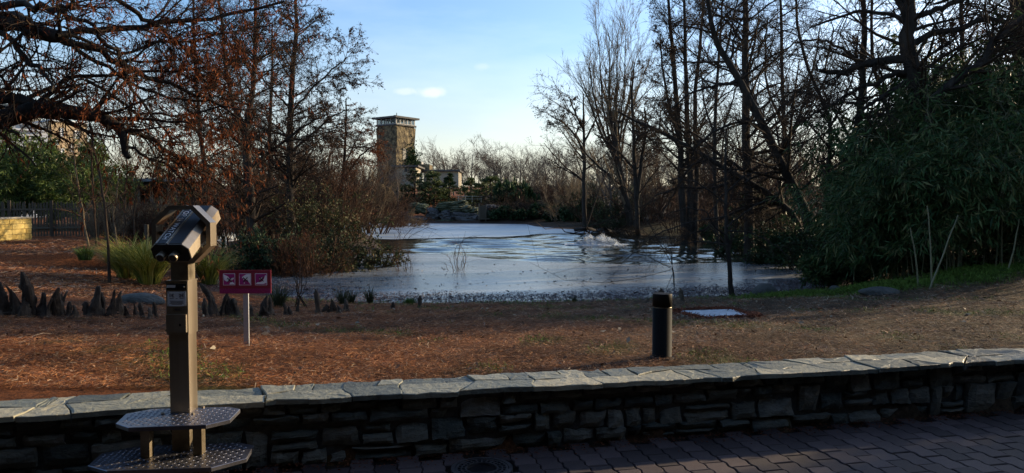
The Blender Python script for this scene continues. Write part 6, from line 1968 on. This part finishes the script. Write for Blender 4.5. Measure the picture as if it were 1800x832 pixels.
fountain("white fountain splash in the inlet behind the viewer head", 402, 424, 40, 9, 2500, 2)

# ================================================================ LITTER, STRAW, GRASS
def straw_field(name, n, xr, yr, colf, ln, wd, seed, dens_pow=1.6, keep=None, lift=.012, tilt=.22, mat='straw', zoff=0.0, seg=2):
    rg = np.random.default_rng(seed)
    u = rg.uniform(0, 1, n)
    p = 1 - dens_pow
    y = (yr[0] ** p + u * (yr[1] ** p - yr[0] ** p)) ** (1 / p)
    x = rg.uniform(xr[0], xr[1], n) * y
    if keep is not None:
        k = keep(x, y, rg); x, y = x[k], y[k]
    n = len(x)
    z = ground_z(x, y)
    a = rg.uniform(0, 6.28, n)
    d = np.c_[np.cos(a), np.sin(a), rg.normal(0, tilt, n)]
    d = nrm(d)
    sc = (np.clip(y / 8.0, .85, 1.8))
    Ln = rg.uniform(*ln, n) * sc; Wd = rg.uniform(*wd, n) * sc
    r = nrm(np.cross(d, np.array([0, 0, 1.0]) + rg.normal(0, .5, (n, 3)))) * (Wd / 2)[:, None]
    P = np.c_[x, y, z + lift + np.abs(rg.normal(0, lift, n)) + zoff]
    bend = np.array([0, 0, 1.0]) * (rg.uniform(-.12, .22, n) * Ln)[:, None]
    a_, m_, t_ = P - d * (Ln / 2)[:, None], P + bend, P + d * (Ln / 2)[:, None]
    V = np.stack([a_ - r * .6, a_ + r * .6, m_ + r, m_ - r, t_ + r * .3, t_ - r * .3], 1).reshape(-1, 3)
    if seg == 1:
        V = np.stack([a_ - r * .7, a_ + r * .7, t_ + r * .5, t_ - r * .5], 1).reshape(-1, 3)
        me = rawmesh(name, V, [np.arange(n * 4).reshape(n, 4)], M[mat], False, np.repeat(colf(x, y, rg), 4, axis=0))
        return setp(mobj(name, me), kind="stuff")
    b = np.arange(n)[:, None] * 6
    Fq = np.concatenate([b + [0, 1, 2, 3], b + [3, 2, 4, 5]])
    c = colf(x, y, rg)
    me = rawmesh(name, V, [Fq], M[mat], False, np.repeat(c, 6, axis=0))
    return setp(mobj(name, me), kind="stuff")
def straw_cols(x, y, rg):
    n = len(x)
    t = np.clip(sstep(-2.5, 3.6, x + .9 * fbm(x, y, 2.5, 8)) + rg.normal(0, .22, n), 0, 1)[:, None]
    rust = np.array([.21, .076, .028]); rust2 = np.array([.32, .15, .062]); tan = np.array([.11, .082, .056]); pale = np.array([.28, .23, .17]); dk = np.array([.05, .03, .022])
    k = rg.uniform(0, 1, n)[:, None]
    left = np.where(k < .5, rust, np.where(k < .78, rust2, np.where(k < .93, dk, pale)))
    right = np.where(k < .46, tan, np.where(k < .62, pale, np.where(k < .8, dk, rust)))
    c = left * (1 - t) + right * t
    return 1.28 * c * (rg.uniform(.7, 1.25, n) * np.clip(1 + .38 * fbm(x, y, .9, 31) + .22 * fbm(x, y, .35, 32), .4, 1.6))[:, None]
def on_lawn(x, y, rg):
    sd = poly_sd(x, y, lake_poly)
    w = y - wf(x)
    f = .5 + .5 * fbm(x, y, .7, 33)
    sd = np.where(poly_sd(x, y, np.array(cs)[:, :2]) < .03, -1, sd)
    return (w > .47) & (sd > .05) & (rg.uniform(0, 1, len(x)) < .25 + 1.1 * f)
straw_field("needle_litter", 270000, (-.80, .80), (5.0, 15.5), straw_cols, (.025, .07), (.002, .0042), 1, 2.0, on_lawn, seg=1)
straw_field("dry_thatch", 16000, (-.80, .80), (5.0, 14.0), straw_cols, (.045, .10), (.0022, .0042), 2, 1.8, on_lawn, .016, .30)
def mound_keep(x, y, rg):
    return (poly_sd(x, y, lake_poly) > .1) & (x < -5)
straw_field("needle_litter", 26000, (-.85, -.42), (13, 28), straw_cols, (.05, .11), (.006, .010), 3, 1.6, mound_keep, seg=1)
def green_cols(x, y, rg):
    n = len(x); k = rg.uniform(0, 1, n)[:, None]
    return (np.array([.04, .09, .012]) * (1 - k) + np.array([.10, .17, .025]) * k)
def grass_keep(x, y, rg):
    f = fbm(x, y, 1.7, 11)
    edge = .9 * gauss(x, y, 7.5, 14.0, 5.0, .6) * sstep(3.4, 5.6, x)
    sd = poly_sd(x, y, lake_poly)
    shore = (sd < 1.2) * .25 * (x > -5)
    return on_lawn(x, y, rg) & (rg.uniform(0, 1, len(x)) < np.clip(sstep(.35, .9, f) * .5 + edge * 1.3 + shore, 0, 1))
straw_field("grass", 130000, (-.5, .80), (5.2, 15.8), green_cols, (.03, .07), (.003, .006), 4, 1.5, grass_keep, .014, 1.0)
def strip_keep(x, y, rg):
    sd = poly_sd(x, y, lake_poly)
    e = gauss(x, y, 8.2, 14.25, 6.0, .62) * sstep(3.9, 5.8, x) * (.6 + .6 * fbm(x, y, 1.1, 41))
    return (sd > .1) & (rg.uniform(0, 1, len(x)) < np.clip(e * 1.5, 0, 1))
straw_field("grass", 70000, (.25, .85), (12.2, 16.0), lambda x, y, rg: green_cols(x, y, rg) * .8 + np.array([.012, .006, .0]), (.05, .11), (.004, .008), 14, 1.2, strip_keep, .02, 1.2)
def stick_cols(x, y, rg):
    return np.array([.10, .075, .055]) * rg.uniform(.5, 2.2, len(x))[:, None]
straw_field("fallen_twigs", 300, (-.75, .75), (5.2, 14), stick_cols, (.10, .26), (.004, .008), 15, 1.6, on_lawn, .03, .12)
straw_field("fallen_leaves", 600, (-.75, .75), (5.2, 14.5), lambda x, y, rg: np.array([.15, .085, .05]) * rg.uniform(.4, 1.6, len(x))[:, None], (.03, .055), (.014, .028), 16, 1.8, on_lawn, .025, .3)
# leaf litter washed up at the near shore and scattered on the ice
def shore_cols(x, y, rg):
    n = len(x); k = rg.uniform(0, 1, n)[:, None]
    return np.where(k < .6, np.array([.075, .052, .055]), np.where(k < .9, np.array([.10, .072, .072]), np.array([.16, .125, .12])))
def shore_keep(x, y, rg):
    sd = poly_sd(x, y, lake_poly)
    p = np.clip(1 - np.abs(sd + .7) / (1.3 + .5 * fbm(x, y, 2.0, 15)), 0, 1)
    return (rg.uniform(0, 1, len(x)) < p) & (y < 22)
def lake_litter(name, n, xr, yr, seed, keep, ln, wd, cols):
    rg = np.random.default_rng(seed)
    y = rg.uniform(yr[0], yr[1], n); x = rg.uniform(xr[0], xr[1], n)
    k = keep(x, y, rg); x, y = x[k], y[k]; n = len(x)
    z = np.maximum(ground_z(x, y) + .012, LAKE_Z + .02)
    a = rg.uniform(0, 6.28, n)
    d = np.c_[np.cos(a), np.sin(a), rg.normal(0, .18, n)]
    V, Fq = leaves(np.c_[x, y, z], d, rg.uniform(*ln, n), rg.uniform(*wd, n), rg, .2)
    V[:, 2] = np.maximum(V[:, 2], np.repeat(z, 4) - .004)
    me = rawmesh(name, V, [Fq], M['straw'], False, np.repeat(cols(x, y, rg), 4, axis=0))
    return setp(mobj(name, me), kind="stuff")
lake_litter("leaf_litter", 130000, (-11, 11), (12, 20), 6, shore_keep, (.03, .075), (.010, .026), shore_cols)
def ice_keep(x, y, rg):
    sd = poly_sd(x, y, lake_poly)
    return (sd < -.4) & (rg.uniform(0, 1, len(x)) < np.clip(.55 + .6 * fbm(x, y, 3.5, 19), .03, 1) * np.clip((27 - y) / 11, 0, 1)) & (y < 27)
def ice_cols(x, y, rg):
    n = len(x); k = rg.uniform(0, 1, n)[:, None]
    return np.where(k < .7, np.array([.05, .045, .04]), np.array([.20, .19, .18]))
lake_litter("fallen_leaves", 2600, (-12, 12), (15, 28), 7, ice_keep, (.05, .16), (.02, .06), ice_cols)
# rust litter round the access cover and a few pale leaves
rg = np.random.default_rng(14)
n = 2600
tt = rg.uniform(0, 4, n); i = tt.astype(int) % 4; f = (tt - tt.astype(int))[:, None]
cs_ = np.array(cs)
pp = cs_[i] * (1 - f) + cs_[(i + 1) % 4] * f + np.c_[rg.normal(0, .06, n), rg.normal(0, .06, n), np.zeros(n)]
cm_ = np.mean(cs_, 0)
q_ = pp - cm_
pp = cm_ + q_ * (1 + np.where(poly_sd(pp[:, 0], pp[:, 1], cs_[:, :2]) < -.02, .14, 0.0))[:, None]
pp[:, 2] = ground_z(pp[:, 0], pp[:, 1]) + rg.uniform(.02, .05, n)
V, Fq = leaves(pp, np.c_[rg.normal(0, 1, (n, 2)), rg.normal(0, .2, n)], .06, .012, rg)
setp(mobj("needle_litter", rawmesh("needle_litter", V, [Fq], M['straw'], False, np.repeat(np.array([[.16, .05, .025]]) * rg.uniform(.5, 1.3, n)[:, None], 4, axis=0))), kind="stuff")
n = 60
x = rg.uniform(-5, 6, n); y = rg.uniform(6.2, 13, n)
V, Fq = leaves(np.c_[x, y, ground_z(x, y) + .03], np.c_[rg.normal(0, 1, (n, 2)), rg.normal(0, .2, n)], .08, .04, rg)
setp(mobj("fallen_leaves", rawmesh("fallen_leaves", V, [Fq], M['straw'], False, np.repeat(np.array([[.34, .28, .20]]) * rg.uniform(.6, 1.2, n)[:, None], 4, axis=0))), kind="stuff")
# rusty crumbs blown along the foot of the wall and into the paving joints
n = 2500
x = rg.uniform(-3, 5, n); o_ = np.abs(rg.normal(0, .09, n))
V, Fq = leaves(np.c_[x, wf(x) - o_ + np.interp(x, [-3, 0, 4], [.03, .05, .11]), rg.uniform(.002, .008, n)], np.c_[rg.normal(0, 1, (n, 2)), rg.normal(0, .1, n)], .022, .006, rg)
setp(mobj("needle_litter", rawmesh("needle_litter", V, [Fq], M['straw'], False, np.repeat(np.array([[.17, .06, .03]]) * rg.uniform(.4, 1.3, n)[:, None], 4, axis=0))), kind="stuff")

# ================================================================ SKY BLOCKER ADDED BEHIND THE VIEWPOINT, an unseen house whose roof shades the paving
ph = empty("sky_blocker_house", (0, -7, 0), "unseen dark brick house with a deep roof, added behind the viewpoint to block skylight", "building")
M['dark_brick'] = brick_mat("dark_brick", (.14,.12,.10), (.17,.14,.12), (.16,.15,.14), 4)
mb = MB(); mb.box((0, -3, 3.5), (44, 6, 7.2)); mb.obj("wall", M['dark_brick'], ph)
mb = MB(); mb.box((0, 4.45, 3.75), (44, 9.3, .3)); mb.obj("blocker_roof", M['wood_dark'], ph)
for x in range(-20, 21, 5):
    mb = MB(); mb.box((x + 2.5, 7.6, 1.7), (.22, .22, 3.4)); mb.obj("blocker_post", M['wood_dark'], ph)

# ---- unseen hedge added on the right to keep sun off lawn and paving
rg = np.random.default_rng(91)
hd = empty("sun_blocker_hedge", (12, 6, 0), "unseen tall evergreen hedge added on the right to block the low sun", "hedge")
seg = [(10.2,-3),(10.6,0),(10.4,3),(10.6,6),(11.0,8.2),(12.4,10.0),(14.2,11.0),(16.5,11.6),(19,12.5)]      # gap shaped so the low sun reaches the coping
P = np.array([[[x - 12, y - 6, -.2], [x - 12 + rg.normal(0,.2), y - 6 + rg.normal(0,.2), 3], [x - 12, y - 6, 6.0 + rg.uniform(-.5, .8)]] for x, y in resample([(a, b, 0) for a, b in seg], 30)[:, :2] if not 2.75 < y - .531 * x < 5.1])
Rr = np.tile([.12, .08, .03], (len(P), 1))
P1, R1 = grow(rg, P, Rr, 40, .05, 1, 1.1, lambda t: 0, 5, lenabs=lambda t: 1.1 * (1.1 - .4 * t), wander=.12, grav=.03, rr=.4, rmin=.01)
tube_obj("stems", [(P, Rr, 6), (P1, R1, 3)], M['bark'], hd)
pos, tan = along(P1, rg, 26)
leaf_obj("foliage", pos + rg.normal(0, .14, pos.shape), tan + rg.normal(0, .7, pos.shape), .20, .10, M['ivy'], hd, rg)
